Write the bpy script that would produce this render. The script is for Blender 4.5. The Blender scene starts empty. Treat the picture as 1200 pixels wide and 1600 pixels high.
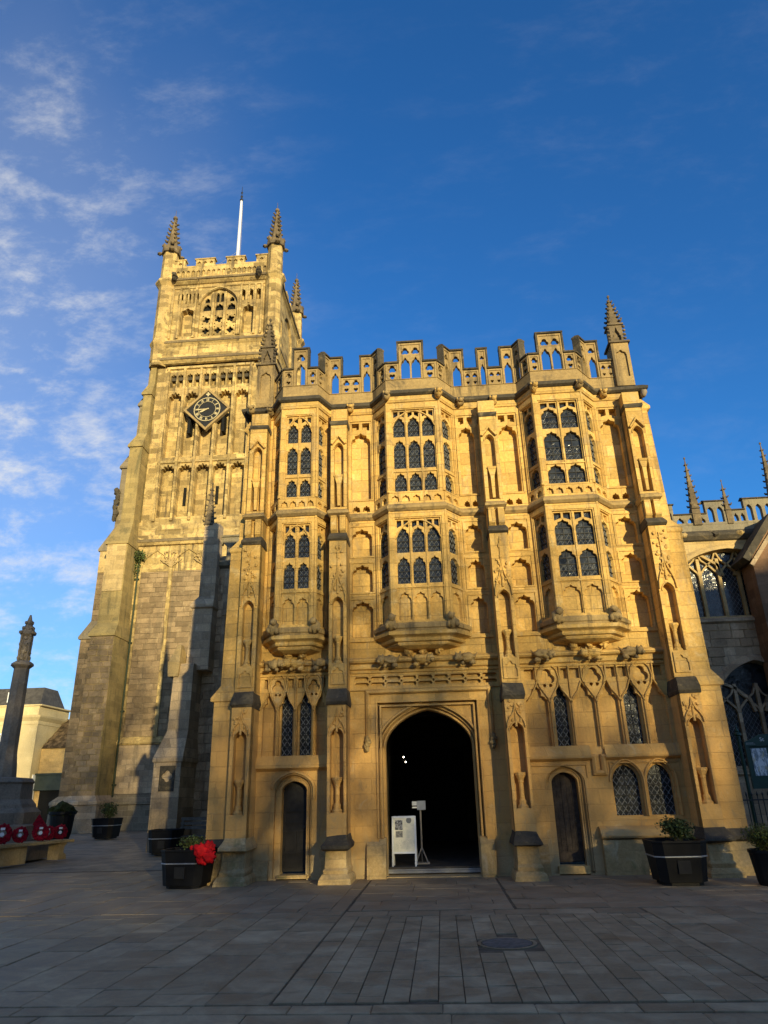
import bpy, bmesh, math, random
from mathutils import Vector, Matrix, noise
from mathutils.geometry import tessellate_polygon
R = random.Random(7)
PI = math.pi
rad = math.radians
sc = bpy.context.scene
COL = sc.collection

# ------------------------------------------------------------------ camera
cam = bpy.data.cameras.new('camera')
cam.lens = 36 * 1088.58 / 1600
cam.sensor_width = 36
cam.clip_start = .1
cam.clip_end = 2000
camo = bpy.data.objects.new('camera', cam)
COL.objects.link(camo)
yaw, pitch, roll = .0669452, .3841094, -.0253805
fw = Vector((-math.sin(yaw) * math.cos(pitch), math.cos(yaw) * math.cos(pitch), math.sin(pitch)))
r0 = Vector((math.cos(yaw), math.sin(yaw), 0))
u0 = r0.cross(fw)
rr = r0 * math.cos(roll) + u0 * math.sin(roll)
uu = -r0 * math.sin(roll) + u0 * math.cos(roll)
camo.matrix_world = Matrix(((rr.x, uu.x, -fw.x, 0), (rr.y, uu.y, -fw.y, -17), (rr.z, uu.z, -fw.z, 1.64), (0, 0, 0, 1)))
sc.camera = camo

# ------------------------------------------------------------------ light
SUN_AZ, SUN_EL = 25.0, 8.0          # degrees to the right of the view, above the horizon, behind the camera
sv = Vector((math.sin(rad(SUN_AZ)) * math.cos(rad(SUN_EL)), -math.cos(rad(SUN_AZ)) * math.cos(rad(SUN_EL)), math.sin(rad(SUN_EL))))
sun = bpy.data.lights.new('sun', 'SUN')
sun.energy = 4.0
sun.angle = rad(.6)
sun.color = (1, .84, .46)
suno = bpy.data.objects.new('sun', sun)
suno.rotation_euler = (-sv).to_track_quat('-Z', 'Y').to_euler()
suno.location = (20, -60, 40)
COL.objects.link(suno)

world = bpy.data.worlds.new('World')
sc.world = world
world.use_nodes = True
wt = world.node_tree
wn, wl = wt.nodes, wt.links
bg = wn['Background']
sky = wn.new('ShaderNodeTexSky')
sky.sky_type = 'NISHITA'
sky.sun_disc = False
sky.sun_elevation = rad(SUN_EL)
sky.sun_rotation = rad(180 - SUN_AZ)
sky.air_density = 1.0
sky.dust_density = .3
sky.ozone_density = 6.0
hs = wn.new('ShaderNodeHueSaturation')
hs.inputs['Saturation'].default_value = 1.03
wl.new(sky.outputs[0], hs.inputs['Color'])
tc = wn.new('ShaderNodeTexCoord')
mp = wn.new('ShaderNodeMapping')
mp.inputs['Rotation'].default_value = (.35, .55, .5)
mp.inputs['Scale'].default_value = (.55, 1.5, 1.7)
mp.inputs['Location'].default_value = (.35, .1, 0)
wl.new(tc.outputs['Generated'], mp.inputs['Vector'])
cn = wn.new('ShaderNodeTexNoise')
cn.inputs['Scale'].default_value = 13.0
cn.inputs['Detail'].default_value = 12
cn.inputs['Roughness'].default_value = .66
cn.inputs['Distortion'].default_value = .12
wl.new(mp.outputs[0], cn.inputs['Vector'])
cb = wn.new('ShaderNodeTexNoise')
cb.inputs['Scale'].default_value = 1.6
cb.inputs['Detail'].default_value = 2
mp2 = wn.new('ShaderNodeMapping')
mp2.inputs['Location'].default_value = (1.9, .6, .3)
wl.new(tc.outputs['Generated'], mp2.inputs['Vector'])
wl.new(mp2.outputs[0], cb.inputs['Vector'])


def wmath(op, a, b=None):
    n = wn.new('ShaderNodeMath')
    n.operation = op
    for i, x in enumerate((a, b)):
        if x is None:
            continue
        if isinstance(x, (int, float)):
            n.inputs[i].default_value = x
        else:
            wl.new(x, n.inputs[i])
    return n.outputs[0]


def wramp(x, a, b):
    n = wn.new('ShaderNodeMapRange')
    n.interpolation_type = 'SMOOTHSTEP'
    n.inputs['From Min'].default_value = a
    n.inputs['From Max'].default_value = b
    wl.new(x, n.inputs['Value'])
    return n.outputs[0]


sep = wn.new('ShaderNodeSeparateXYZ')
wl.new(tc.outputs['Generated'], sep.inputs[0])
west = wmath('MAXIMUM', wramp(sep.outputs['X'], -.05, -.62), wramp(sep.outputs['Y'], .1, -.7))   # thin cloud in the west; unseen southern part added to neutralise the ambient light
cov = wmath('ADD', wmath('MULTIPLY', wramp(cn.outputs['Fac'], .45, .86), wmath('ADD', .05, wmath('MULTIPLY', west, .95))), wmath('MULTIPLY', west, .22))
cov = wmath('MULTIPLY', cov, wramp(cb.outputs['Fac'], .25, .62))
cmix = wn.new('ShaderNodeMixRGB')
wl.new(cov, cmix.inputs['Fac'])
wl.new(hs.outputs[0], cmix.inputs['Color1'])
cmix.inputs['Color2'].default_value = (3.3, 3.25, 3.1, 1)
wl.new(cmix.outputs[0], bg.inputs['Color'])
bg.inputs['Strength'].default_value = .15

sc.view_settings.view_transform = 'Standard'
sc.view_settings.look = 'None'
sc.view_settings.gamma = 1
sc.view_settings.use_curve_mapping = False
sc.view_settings.exposure = .85
sc.cycles.max_bounces = 6

# ------------------------------------------------------------------ mesh helpers
class Frame:
    def __init__(s, x=0, y=0, dx=1, dy=0):
        l = math.hypot(dx, dy)
        s.o = (x, y)
        s.d = (dx / l, dy / l)

    def __call__(s, u, t, z):
        return (s.o[0] + s.d[0] * u - s.d[1] * t, s.o[1] + s.d[1] * u + s.d[0] * t, z)


ID = Frame()


def between(p, q):
    return Frame(p[0], p[1], q[0] - p[0], q[1] - p[1]), math.hypot(q[0] - p[0], q[1] - p[1])


class MB:
    def __init__(s, fr=ID):
        s.v, s.f, s.fr = [], [], fr

    def add(s, vs, fs, fr=None):
        b = len(s.v)
        fr = fr or s.fr
        s.v += [fr(*p) for p in vs]
        s.f += [tuple(b + i for i in f) for f in fs]

    def box(s, u0, u1, t0, t1, z0, z1):
        s.add([(u0, t0, z0), (u1, t0, z0), (u1, t1, z0), (u0, t1, z0), (u0, t0, z1), (u1, t0, z1), (u1, t1, z1), (u0, t1, z1)],
              [(0, 3, 2, 1), (4, 5, 6, 7), (0, 1, 5, 4), (1, 2, 6, 5), (2, 3, 7, 6), (3, 0, 4, 7)])

    def slab(s, outer, holes=(), t0=0., t1=.1, back=False, rim=True):
        polys = [outer] + list(holes)
        flat = [p for pl in polys for p in pl]
        tris = tessellate_polygon([[Vector((p[0], p[1], 0)) for p in pl] for pl in polys])
        s.add([(p[0], t0, p[1]) for p in flat], [tuple(t) for t in tris])
        if back:
            s.add([(p[0], t1, p[1]) for p in flat], [tuple(t) for t in tris])
        if rim:
            for pl in polys:
                n = len(pl)
                s.add([(p[0], t0, p[1]) for p in pl] + [(p[0], t1, p[1]) for p in pl],
                      [(i, (i + 1) % n, n + (i + 1) % n, n + i) for i in range(n)])

    def prof(s, poly, u0, u1):                     # polygon in (t, z) drawn out along u
        n = len(poly)
        s.add([(u0, p[0], p[1]) for p in poly] + [(u1, p[0], p[1]) for p in poly],
              [(i, (i + 1) % n, n + (i + 1) % n, n + i) for i in range(n)] + [tuple(range(n)), tuple(range(n, 2 * n))])

    def loft(s, rings, cap0=True, cap1=True):
        n = len(rings[0])
        fs = []
        for k in range(len(rings) - 1):
            fs += [(k * n + i, k * n + (i + 1) % n, (k + 1) * n + (i + 1) % n, (k + 1) * n + i) for i in range(n)]
        if cap0:
            fs.append(tuple(range(n)))
        if cap1:
            fs.append(tuple(range((len(rings) - 1) * n, len(rings) * n)))
        s.add([p for r in rings for p in r], fs)

    def lathe(s, u, t, prof, n=12, a0=0., sx=1., sy=1.):
        s.loft([[(u + r * sx * math.cos(a0 + 2 * PI * i / n), t + r * sy * math.sin(a0 + 2 * PI * i / n), z) for i in range(n)] for r, z in prof])

    def tube(s, p, q, r, n=6, r2=None):
        p, q = Vector(p), Vector(q)
        d = (q - p).normalized()
        a = d.cross(Vector((0, 0, 1)) if abs(d.z) < .9 else Vector((1, 0, 0))).normalized()
        b = d.cross(a)
        r2 = r if r2 is None else r2
        s.loft([[tuple(c + (a * math.cos(2 * PI * i / n) + b * math.sin(2 * PI * i / n)) * k) for i in range(n)] for c, k in ((p, r), (q, r2))])

    def sweep(s, pts, prof, z=0.):                  # profile (out, z) along a plan polyline, mitred; out is to the right of travel
        P = [Vector((p[0], p[1])) for p in pts]
        rings = []
        for i, p in enumerate(P):
            ns = []
            for a, b in ((i - 1, i), (i, i + 1)):
                if a >= 0 and b < len(P):
                    d = (P[b] - P[a]).normalized()
                    ns.append(Vector((d.y, -d.x)))
            m = sum(ns, Vector((0, 0))).normalized()
            m = m / max(.35, m.dot(ns[0]))
            rings.append([(p.x + m.x * o, p.y + m.y * o, z + h) for o, h in prof])
        s.loft(rings)

    def sweep2(s, path, prof):                      # profile (a, t) along a path in the (u, z) plane; a is to the left of travel
        P = [Vector(p) for p in path]
        rings = []
        for i, p in enumerate(P):
            ns = []
            for a, b in ((i - 1, i), (i, i + 1)):
                if a >= 0 and b < len(P):
                    d = (P[b] - P[a])
                    if d.length > 1e-6:
                        d.normalize()
                        ns.append(Vector((-d.y, d.x)))
            m = sum(ns, Vector((0, 0))).normalized()
            m = m / max(.35, m.dot(ns[0]))
            rings.append([(p.x + m.x * a, t, p.y + m.y * a) for a, t in prof])
        s.loft(rings)

    def blob(s, c, r, seed=0, sub=2, amp=.25, fq=1.6):
        bm = bmesh.new()
        bmesh.ops.create_icosphere(bm, subdivisions=sub, radius=1)
        off = Vector((seed * 7.31, seed * 3.17, seed * 1.93))
        vs = []
        for v in bm.verts:
            k = 1 + amp * noise.noise(v.co * fq + off) + amp * .5 * noise.noise(v.co * fq * 2.7 + off)
            vs.append((c[0] + v.co.x * r[0] * k, c[1] + v.co.y * r[1] * k, c[2] + v.co.z * r[2] * k))
        s.add(vs, [tuple(v.index for v in f.verts) for f in bm.faces])
        bm.free()

    def obj(s, name, mat, parent=None, kind=None, smooth=False, label=None):
        me = bpy.data.meshes.new(name)
        me.from_pydata(s.v, [], s.f)
        me.materials.append(M[mat] if isinstance(mat, str) else mat)
        if smooth:
            me.polygons.foreach_set('use_smooth', [True] * len(me.polygons))
        me.update()
        o = bpy.data.objects.new(name, me)
        COL.objects.link(o)
        put(o, parent)
        if kind:
            o['kind'] = kind
        if label:
            o['label'] = label
        return o


class Each:
    """boxes that each become an object of their own"""

    def __init__(s, fr=ID):
        s.fr, s.l = fr, []

    def box(s, *a):
        m = MB(s.fr)
        m.box(*a)
        s.l.append(m)

    def prof(s, *a):
        m = MB(s.fr)
        m.prof(*a)
        s.l.append(m)

    def obj(s, *a, **k):
        return [m.obj(*a, **k) for m in s.l]


BASE = {}


def put(o, parent):
    if parent is not None:
        o.parent = parent
        l = BASE.get(parent.name, (0, 0, 0))
        BASE[o.name] = l if parent.type != 'EMPTY' else (0, 0, 0)
        if parent.type == 'EMPTY':
            o.matrix_parent_inverse = Matrix.Translation(-Vector(l))


def thing(name, label, cat, loc=(0, 0, 0), group=None, local=False, rz=0.):
    o = bpy.data.objects.new(name, None)
    o.empty_display_size = .3
    COL.objects.link(o)
    o.location = loc
    o.rotation_euler = (0, 0, rz)
    BASE[o.name] = (0, 0, 0) if local else loc
    return tag(o, label, cat, group)


def tag(o, label, cat, group=None):
    o['label'] = label
    o['category'] = cat
    if group:
        o['group'] = group
    return o


def copy_tree(o, parent=None):
    c = o.copy()
    COL.objects.link(c)
    if parent is not None:
        c.parent = parent
    for ch in list(o.children):
        copy_tree(ch, c)
    return c


def rect(a, b, c, d):
    return [(a, c), (b, c), (b, d), (a, d)]


def arch(cx, w, z0, zs, rise, k=.25, cusps=0, dep=.0, n=14):
    """opening: flat foot at z0, springing at zs, pointed head; cusps cut the head into foils"""
    a = w / 2
    P = [(cx - a, z0), (cx + a, z0)]
    for i in range(n + 1):
        th = PI * i / n
        x = math.cos(th)
        z = rise * (k * (1 - abs(x)) + (1 - k) * math.sin(th))
        px, pz = a * x, z
        if cusps:
            q = abs(math.sin(cusps * PI * i / n))
            c = dep * (1 - q) ** 1.0 if 0 < i < n else 0
            l = math.hypot(px, pz + .001) or 1
            px -= c * px / l
            pz -= c * pz / l
        P.append((cx + px, zs + pz))
    return P


def ogee(cx, w, z0, zs, rise, cusps=0, dep=0., n=16):
    a = w / 2
    P = [(cx - a, z0), (cx + a, z0)]
    for i in range(n + 1):
        s = 1 - 2 * i / n
        x = abs(s)
        z = rise * (.5 + .5 * math.cos(PI * x)) * .7 + rise * .3 * (1 - x) ** .8
        px, pz = a * s, z
        if cusps and 0 < i < n:
            q = abs(math.sin(cusps * PI * i / n))
            c = dep * (1 - q)
            l = math.hypot(px, pz + .02)
            px -= c * px / l
            pz -= c * pz / l
        P.append((cx + px, zs + pz))
    return P


def foil(cx, cz, r, k=4, a0=0., n=28, dp=.45):
    return [(cx + r * (1 - dp + dp * abs(math.cos(k / 2 * (2 * PI * i / n - a0)))) * math.cos(2 * PI * i / n),
             cz + r * (1 - dp + dp * abs(math.cos(k / 2 * (2 * PI * i / n - a0)))) * math.sin(2 * PI * i / n)) for i in range(n)]


# ------------------------------------------------------------------ materials
M = {}


class NT:
    def __init__(s, name):
        s.m = bpy.data.materials.new(name)
        s.m.use_nodes = True
        s.t = s.m.node_tree
        s.b = s.t.nodes['Principled BSDF']
        M[name] = s.m

    def n(s, typ, **kw):
        o = s.t.nodes.new('ShaderNode' + typ)
        for k, v in kw.items():
            setattr(o, k, v)
        return o

    def set(s, sock, v):
        if hasattr(v, 'is_output'):
            s.t.links.new(v, sock)
        elif isinstance(v, (tuple, list)) and len(v) == 3 and sock.type == 'RGBA':
            sock.default_value = (*v, 1)
        else:
            sock.default_value = v

    def math(s, op, a, b=0.):
        o = s.n('Math', operation=op)
        s.set(o.inputs[0], a)
        s.set(o.inputs[1], b)
        return o.outputs[0]

    def mix(s, f, a, b, mode='MIX'):
        o = s.n('MixRGB', blend_type=mode)
        s.set(o.inputs[0], f)
        s.set(o.inputs[1], a)
        s.set(o.inputs[2], b)
        return o.outputs[0]

    def rng(s, v, a, b, c=0., d=1.):
        o = s.n('MapRange', interpolation_type='SMOOTHSTEP')
        for i, x in enumerate((v, a, b, c, d)):
            s.set(o.inputs[i], x)
        return o.outputs[0]

    def noise(s, vec, scale, det=4., rough=.6, dist=0.):
        o = s.n('TexNoise')
        s.set(o.inputs['Vector'], vec)
        for k, v in (('Scale', scale), ('Detail', det), ('Roughness', rough), ('Distortion', dist)):
            o.inputs[k].default_value = v
        return o.outputs['Fac']

    def scaled(s, vec, sx):
        o = s.n('Mapping')
        s.set(o.inputs['Vector'], vec)
        o.inputs['Scale'].default_value = sx
        return o.outputs[0]

    def bump(s, h, strength=.4, dist=.01, normal=None):
        o = s.n('Bump')
        o.inputs['Strength'].default_value = strength
        o.inputs['Distance'].default_value = dist
        s.set(o.inputs['Height'], h)
        if normal is not None:
            s.set(o.inputs['Normal'], normal)
        return o.outputs[0]

    def pos(s):
        return s.n('NewGeometry').outputs['Position']


def stone(name, c1, c2, c3, bw=.7, bh=.32, mortar=(.5, .4, .25), msize=.006, mfac=.35, var=.25, soot=(.08, .07, .05), sootamt=.3,
          streak=.3, rough=.88, relief=.5, big=.35, bevel=0., tint=None):
    t = NT(name)
    p = t.pos()
    sp = t.n('SeparateXYZ')
    t.set(sp.inputs[0], p)
    x, y, z = sp.outputs
    cb = t.n('CombineXYZ')
    wob = t.noise(p, 1.3, 2)
    t.set(cb.inputs[0], t.math('ADD', t.math('ADD', x, t.math('MULTIPLY', y, .83)), t.math('MULTIPLY', wob, .05)))
    t.set(cb.inputs[1], t.math('ADD', z, t.math('MULTIPLY', wob, .03)))
    br = t.n('TexBrick')
    br.offset = .5
    t.set(br.inputs['Vector'], cb.outputs[0])
    for k, v in (('Scale', 1.), ('Mortar Size', msize), ('Mortar Smooth', .4), ('Bias', 0.), ('Brick Width', bw), ('Row Height', bh)):
        br.inputs[k].default_value = v
    br.inputs['Color1'].default_value = (0, 0, 0, 1)
    br.inputs['Color2'].default_value = (1, 1, 1, 1)
    br.inputs['Mortar'].default_value = (.5, .5, .5, 1)
    n1 = t.noise(p, big, 5, .65)
    n2 = t.noise(p, 2.3, 6, .68, .6)
    n3 = t.noise(p, 17, 5, .7)
    col = t.mix(t.rng(n1, .35, .65), c1, c2)
    col = t.mix(t.rng(n2, .52, .72), col, c3)
    # block to block tone
    bv = t.n('MapRange')
    t.set(bv.inputs[0], br.outputs['Color'])
    for i, v in enumerate((0., 1., 1 - var, 1 + var)):
        bv.inputs[i + 1].default_value = v
    col = t.mix(1., col, bv.outputs[0], 'MULTIPLY')
    fine = t.rng(n3, .3, .75, .82, 1.14)
    col = t.mix(1., col, fine, 'MULTIPLY')
    col = t.mix(t.math('MULTIPLY', br.outputs['Fac'], mfac), col, mortar)
    st = t.noise(t.scaled(p, (2.6, 2.6, .22)), 1.0, 6, .7, .3)
    col = t.mix(t.math('MULTIPLY', t.rng(st, .52, .68), streak), col, soot)
    sn = t.noise(p, 1.1, 8, .75, 1.2)
    col = t.mix(t.math('MULTIPLY', t.rng(sn, .56, .72), sootamt), col, soot)
    if tint:
        for (fn, c) in tint:
            col = t.mix(fn(t, p, x, y, z), col, c)
    t.set(t.b.inputs['Base Color'], col)
    t.b.inputs['Roughness'].default_value = rough
    t.b.inputs['Specular IOR Level'].default_value = .25
    h = t.math('ADD', t.math('MULTIPLY', n3, .35), t.math('MULTIPLY', n2, .9))
    h = t.math('SUBTRACT', h, t.math('MULTIPLY', br.outputs['Fac'], .5 * mfac + .1))
    nrm = None
    if bevel:
        bvn = t.n('Bevel', samples=2)
        bvn.inputs['Radius'].default_value = bevel
        nrm = bvn.outputs[0]
    t.set(t.b.inputs['Normal'], t.bump(h, relief, .03, nrm))
    return t


def low_tint(z1, z0, amt):
    # tint that strengthens towards the lower courses of the porch, edge broken by noise
    def fn(t, p, x, y, z):
        nn = t.noise(t.scaled(p, (1.2, 1.2, .5)), 1.6, 5, .7)
        return t.math('MULTIPLY', t.rng(t.math('ADD', z, t.math('MULTIPLY', t.math('SUBTRACT', nn, .5), 2.2)), z1, z0), amt)
    return fn


def patch(scale, lo, hi, amt, zs=1.):
    def fn(t, p, x, y, z):
        return t.math('MULTIPLY', t.rng(t.noise(t.scaled(p, (1, 1, zs)), scale, 6, .7, .8), lo, hi), amt)
    return fn


stone('porch_stone', (.56, .365, .115), (.53, .325, .095), (.60, .43, .19), .78, .33, (.21, .135, .06), .008, .50, .18, (.12, .08, .045), .75, .60, .85, .75, .4, .012,
      [(low_tint(5.2, 2.2, .72), (.55, .31, .105)), (patch(.8, .52, .70, .55, .6), (.40, .28, .13)), (patch(2.7, .56, .68, .55, .35), (.30, .22, .125)), (patch(7., .60, .70, .4, .3), (.20, .14, .075)), (low_tint(.9, .1, .7), (.46, .37, .21)), (patch(2.2, .60, .75, .5), (.60, .48, .29))])
stone('plinth_stone', (.50, .355, .165), (.42, .28, .12), (.56, .43, .24), .7, .4, (.3, .25, .15), .006, .3, .08, (.13, .11, .07), .5, .4, .9, .8, .8, .015,
      [(patch(2.6, .55, .7, .55), (.17, .17, .06)), (patch(1.6, .6, .75, .6), (.60, .50, .34))])
stone('parapet_stone', (.36, .25, .105), (.29, .20, .09), (.17, .125, .07), .9, .5, (.22, .15, .08), .006, .35, .10, (.075, .06, .04), .75, .8, .88, .5, .8, .01)
stone('pinnacle_stone', (.17, .125, .07), (.11, .085, .055), (.26, .19, .10), .9, .5, (.06, .05, .04), .006, .2, .15, (.045, .038, .03), .6, .6, .92, .9, 1.4, .01)
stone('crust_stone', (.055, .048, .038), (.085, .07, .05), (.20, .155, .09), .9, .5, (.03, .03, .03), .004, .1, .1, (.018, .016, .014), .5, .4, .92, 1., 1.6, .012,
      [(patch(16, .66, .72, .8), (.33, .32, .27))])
stone('tower_stone', (.47, .33, .125), (.33, .23, .095), (.22, .155, .075), .95, .42, (.52, .42, .24), .012, .34, .46, (.11, .08, .045), .95, .95, .9, 1.2, .22, 0.,
      [(patch(.55, .52, .66, .55), (.56, .42, .18)), (patch(1.4, .6, .7, .5), (.17, .13, .075)), (patch(.8, .56, .66, .6, 2.2), (.60, .45, .19)), (patch(3.6, .54, .64, .6, .8), (.19, .135, .065))])
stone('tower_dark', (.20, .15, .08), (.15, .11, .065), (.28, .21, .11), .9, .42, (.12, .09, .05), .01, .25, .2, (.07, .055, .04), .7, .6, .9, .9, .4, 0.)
stone('tower_brown', (.235, .19, .125), (.195, .155, .10), (.28, .23, .15), .72, .36, (.44, .37, .24), .014, .4, .22, (.09, .075, .05), .5, .5, .92, .8, .3, 0.,
      [(patch(.9, .6, .72, .5), (.20, .19, .07))])
stone('tower_lime', (.36, .265, .10), (.28, .205, .085), (.19, .15, .07), .8, .4, (.4, .33, .18), .01, .25, .15, (.10, .09, .045), .6, .7, .9, .7, .3, 0.)
stone('aisle_stone', (.44, .325, .20), (.34, .25, .155), (.50, .38, .25), .62, .34, (.16, .145, .12), .012, .5, .28, (.06, .055, .045), .6, .5, .9, .7, .5, 0.)
stone('aisle_gold', (.46, .33, .15), (.40, .28, .12), (.30, .22, .12), .7, .34, (.34, .26, .14), .01, .35, .2, (.10, .08, .05), .45, .35, .9, .6, .6, 0.)
stone('memorial_stone', (.27, .215, .155), (.21, .17, .125), (.33, .27, .20), 3., 3., (.2, .18, .15), .002, .1, .03, (.08, .07, .055), .6, .5, .9, .6, 1.2, .01)
stone('grey_parapet', (.19, .165, .12), (.24, .20, .13), (.13, .115, .085), .8, .5, (.12, .1, .08), .006, .3, .12, (.05, .045, .035), .6, .5, .9, .7, .8, 0.)
stone('block_stone', (.27, .19, .105), (.20, .14, .078), (.34, .25, .14), 40., 40., (.2, .2, .2), .001, 0., .0, (.10, .085, .055), .45, .35, .92, .8, 1.1, 0.)
stone('block_aisle', (.42, .30, .18), (.29, .205, .12), (.52, .39, .25), 40., 40., (.2, .2, .2), .001, 0., .0, (.06, .055, .045), .4, .35, .92, .8, 1.1, 0.)
stone('brown_stone', (.20, .115, .065), (.16, .09, .05), (.24, .15, .09), .7, .34, (.12, .08, .05), .01, .3, .2, (.07, .045, .03), .4, .3, .9, .5, .6, 0.)
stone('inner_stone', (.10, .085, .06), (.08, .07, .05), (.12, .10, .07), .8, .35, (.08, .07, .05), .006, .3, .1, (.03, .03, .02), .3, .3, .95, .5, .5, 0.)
stone('cream_render', (.66, .53, .29), (.62, .49, .26), (.70, .58, .34), 40., 40., (.5, .4, .2), .001, 0., .0, (.4, .3, .15), .25, .25, .9, .2, .5, 0.)
stone('ochre_render', (.60, .40, .16), (.54, .36, .15), (.62, .44, .20), .5, .25, (.42, .3, .14), .01, .3, .12, (.3, .2, .1), .3, .2, .9, .3, .8, 0.)
stone('terrace_stone', (.36, .30, .21), (.32, .26, .18), (.40, .34, .25), .6, .3, (.3, .26, .2), .01, .3, .15, (.15, .12, .09), .4, .3, .9, .4, .5, 0.)

for nm in ('block_stone', 'block_aisle'):       # each block keeps its own tone
    m = M[nm]
    t = m.node_tree
    b = t.nodes['Principled BSDF']
    src = b.inputs['Base Color'].links[0].from_socket
    oi = t.nodes.new('ShaderNodeObjectInfo')
    g = t.nodes.new('ShaderNodeNewGeometry')
    ad = t.nodes.new('ShaderNodeMath')
    ad.operation = 'ADD'
    t.links.new(oi.outputs['Random'], ad.inputs[0])
    t.links.new(g.outputs['Random Per Island'], ad.inputs[1])
    fr = t.nodes.new('ShaderNodeMath')
    fr.operation = 'FRACT'
    t.links.new(ad.outputs[0], fr.inputs[0])
    mr = t.nodes.new('ShaderNodeMapRange')
    mr.inputs[3].default_value = .72
    mr.inputs[4].default_value = 1.32
    t.links.new(fr.outputs[0], mr.inputs[0])
    mx = t.nodes.new('ShaderNodeMixRGB')
    mx.blend_type = 'MULTIPLY'
    mx.inputs[0].default_value = 1
    t.links.new(src, mx.inputs[1])
    t.links.new(mr.outputs[0], mx.inputs[2])
    t.links.new(mx.outputs[0], b.inputs['Base Color'])


def plain(name, col, rough=.6, spec=.4, metal=0., noise_amt=.2, nscale=8., bump=.15, emit=None, island=0.):
    t = NT(name)
    p = t.pos()
    n = t.noise(p, nscale, 5, .65)
    c = t.mix(1., col, t.rng(n, .3, .7, 1 - noise_amt, 1 + noise_amt), 'MULTIPLY')
    if island:
        g = t.n('NewGeometry')
        oi = t.n('ObjectInfo')
        f = t.math('FRACT', t.math('ADD', g.outputs['Random Per Island'], oi.outputs['Random']))
        c = t.mix(1., c, t.rng(f, 0., 1., 1 - island, 1 + island), 'MULTIPLY')
    t.set(t.b.inputs['Base Color'], c)
    t.b.inputs['Roughness'].default_value = rough
    t.b.inputs['Specular IOR Level'].default_value = spec
    t.b.inputs['Metallic'].default_value = metal
    if bump:
        t.set(t.b.inputs['Normal'], t.bump(t.noise(p, nscale * 3, 5, .7), bump, .01))
    if emit:
        t.set(t.b.inputs['Emission Color'], emit[0])
        t.b.inputs['Emission Strength'].default_value = emit[1]
    return t


plain('iron', (.012, .012, .013), .45, .5)
plain('lead', (.19, .195, .20), .55, .4, .1, .25, 20, .1)
plain('bar', (.012, .012, .013), .6, .3)
plain('planter_black', (.006, .006, .007), .5, .2, 0, .3, 3, .05)
plain('planter_trim', (.35, .36, .38), .35, .5, .6)
plain('white_metal', (.72, .73, .73), .35, .5, .2, .06)
plain('steel', (.55, .56, .58), .3, .5, .9, .15, 4, .1)
plain('post_grey', (.30, .27, .24), .55, .4, .2, .1)
plain('paper_white', (.72, .72, .70), .6, .3, 0, .05)
plain('sign_green', (.012, .045, .032), .4, .5, 0, .2, 4, .05)
plain('gold_paint', (.46, .38, .21), .5, .4, 0, .15)
plain('clock_black', (.014, .014, .015), .6, .3, 0, .3, 6)
plain('flag_white', (.80, .80, .80), .4, .4, 0, .05)
plain('shop_green', (.035, .045, .035), .45, .4, 0, .2, 2)
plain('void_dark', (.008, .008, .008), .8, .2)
plain('poppy_red', (.42, .004, .008), .75, .2, 0, .35, 9, .5)
plain('poppy_black', (.01, .01, .01), .8, .2)
plain('wreath_red', (.23, .004, .014), .8, .15, 0, .5, 22, .6)
plain('leaf_green', (.055, .075, .022), .6, .25, 0, .35, 6, 0, island=.55)
plain('leaf_box', (.07, .085, .016), .5, .3, 0, .35, 6, 0, island=.6)
plain('leaf_moss', (.055, .06, .016), .85, .1, 0, .4, 7, .3, island=.4)
plain('soil', (.03, .022, .015), .95, .1)
plain('slate', (.075, .068, .06), .7, .3, 0, .3, 3, .3)
plain('stone_tile', (.125, .085, .045), .85, .2, 0, .45, 2.2, .5, island=.45)
plain('old_wood', (.06, .045, .034), .75, .25, 0, .4, 9, .5, island=.2)
plain('dark_wood', (.017, .0145, .0125), .6, .35, 0, .3, 9, .3)
plain('grey_wood', (.12, .105, .085), .85, .2, 0, .3, 9, .4)
plain('lamp_glow', (.9, .85, .7), .5, .3, 0, 0, 1, 0, ((1, .86, .62), 14.))
plain('porch_floor', (.07, .062, .052), .8, .25, 0, .3, 3, .2)
plain('mortar_bed', (.13, .105, .072), .95, .1, 0, .3, 6, .3)
plain('cast_iron', (.11, .105, .095), .8, .3, .0, .3, 12, .3)
plain('drain_pipe', (.03, .04, .02), .7, .3)

t = NT('window_glass')
p = t.pos()
vo = t.n('TexVoronoi')
t.set(vo.inputs['Vector'], t.scaled(p, (7, 7, 7)))
vo.inputs['Scale'].default_value = 1.
wv = t.n('SeparateColor')
t.set(wv.inputs[0], vo.outputs['Color'])
t.set(t.b.inputs['Base Color'], t.mix(wv.outputs[0], (.008, .009, .010), (.032, .036, .040)))
t.set(t.b.inputs['Roughness'], t.rng(wv.outputs[1], 0, 1, .05, .22))
t.b.inputs['Specular IOR Level'].default_value = .32
t.set(t.b.inputs['Normal'], t.bump(t.math('ADD', t.noise(p, 9, 3), wv.outputs[2]), .22, .03))

t = NT('poster')
p = t.n('TexCoord').outputs['Generated']
sp = t.n('SeparateXYZ')
t.set(sp.inputs[0], p)


def inr(v, a, b):
    return t.math('MULTIPLY', t.math('GREATER_THAN', v, a), t.math('LESS_THAN', v, b))


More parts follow.
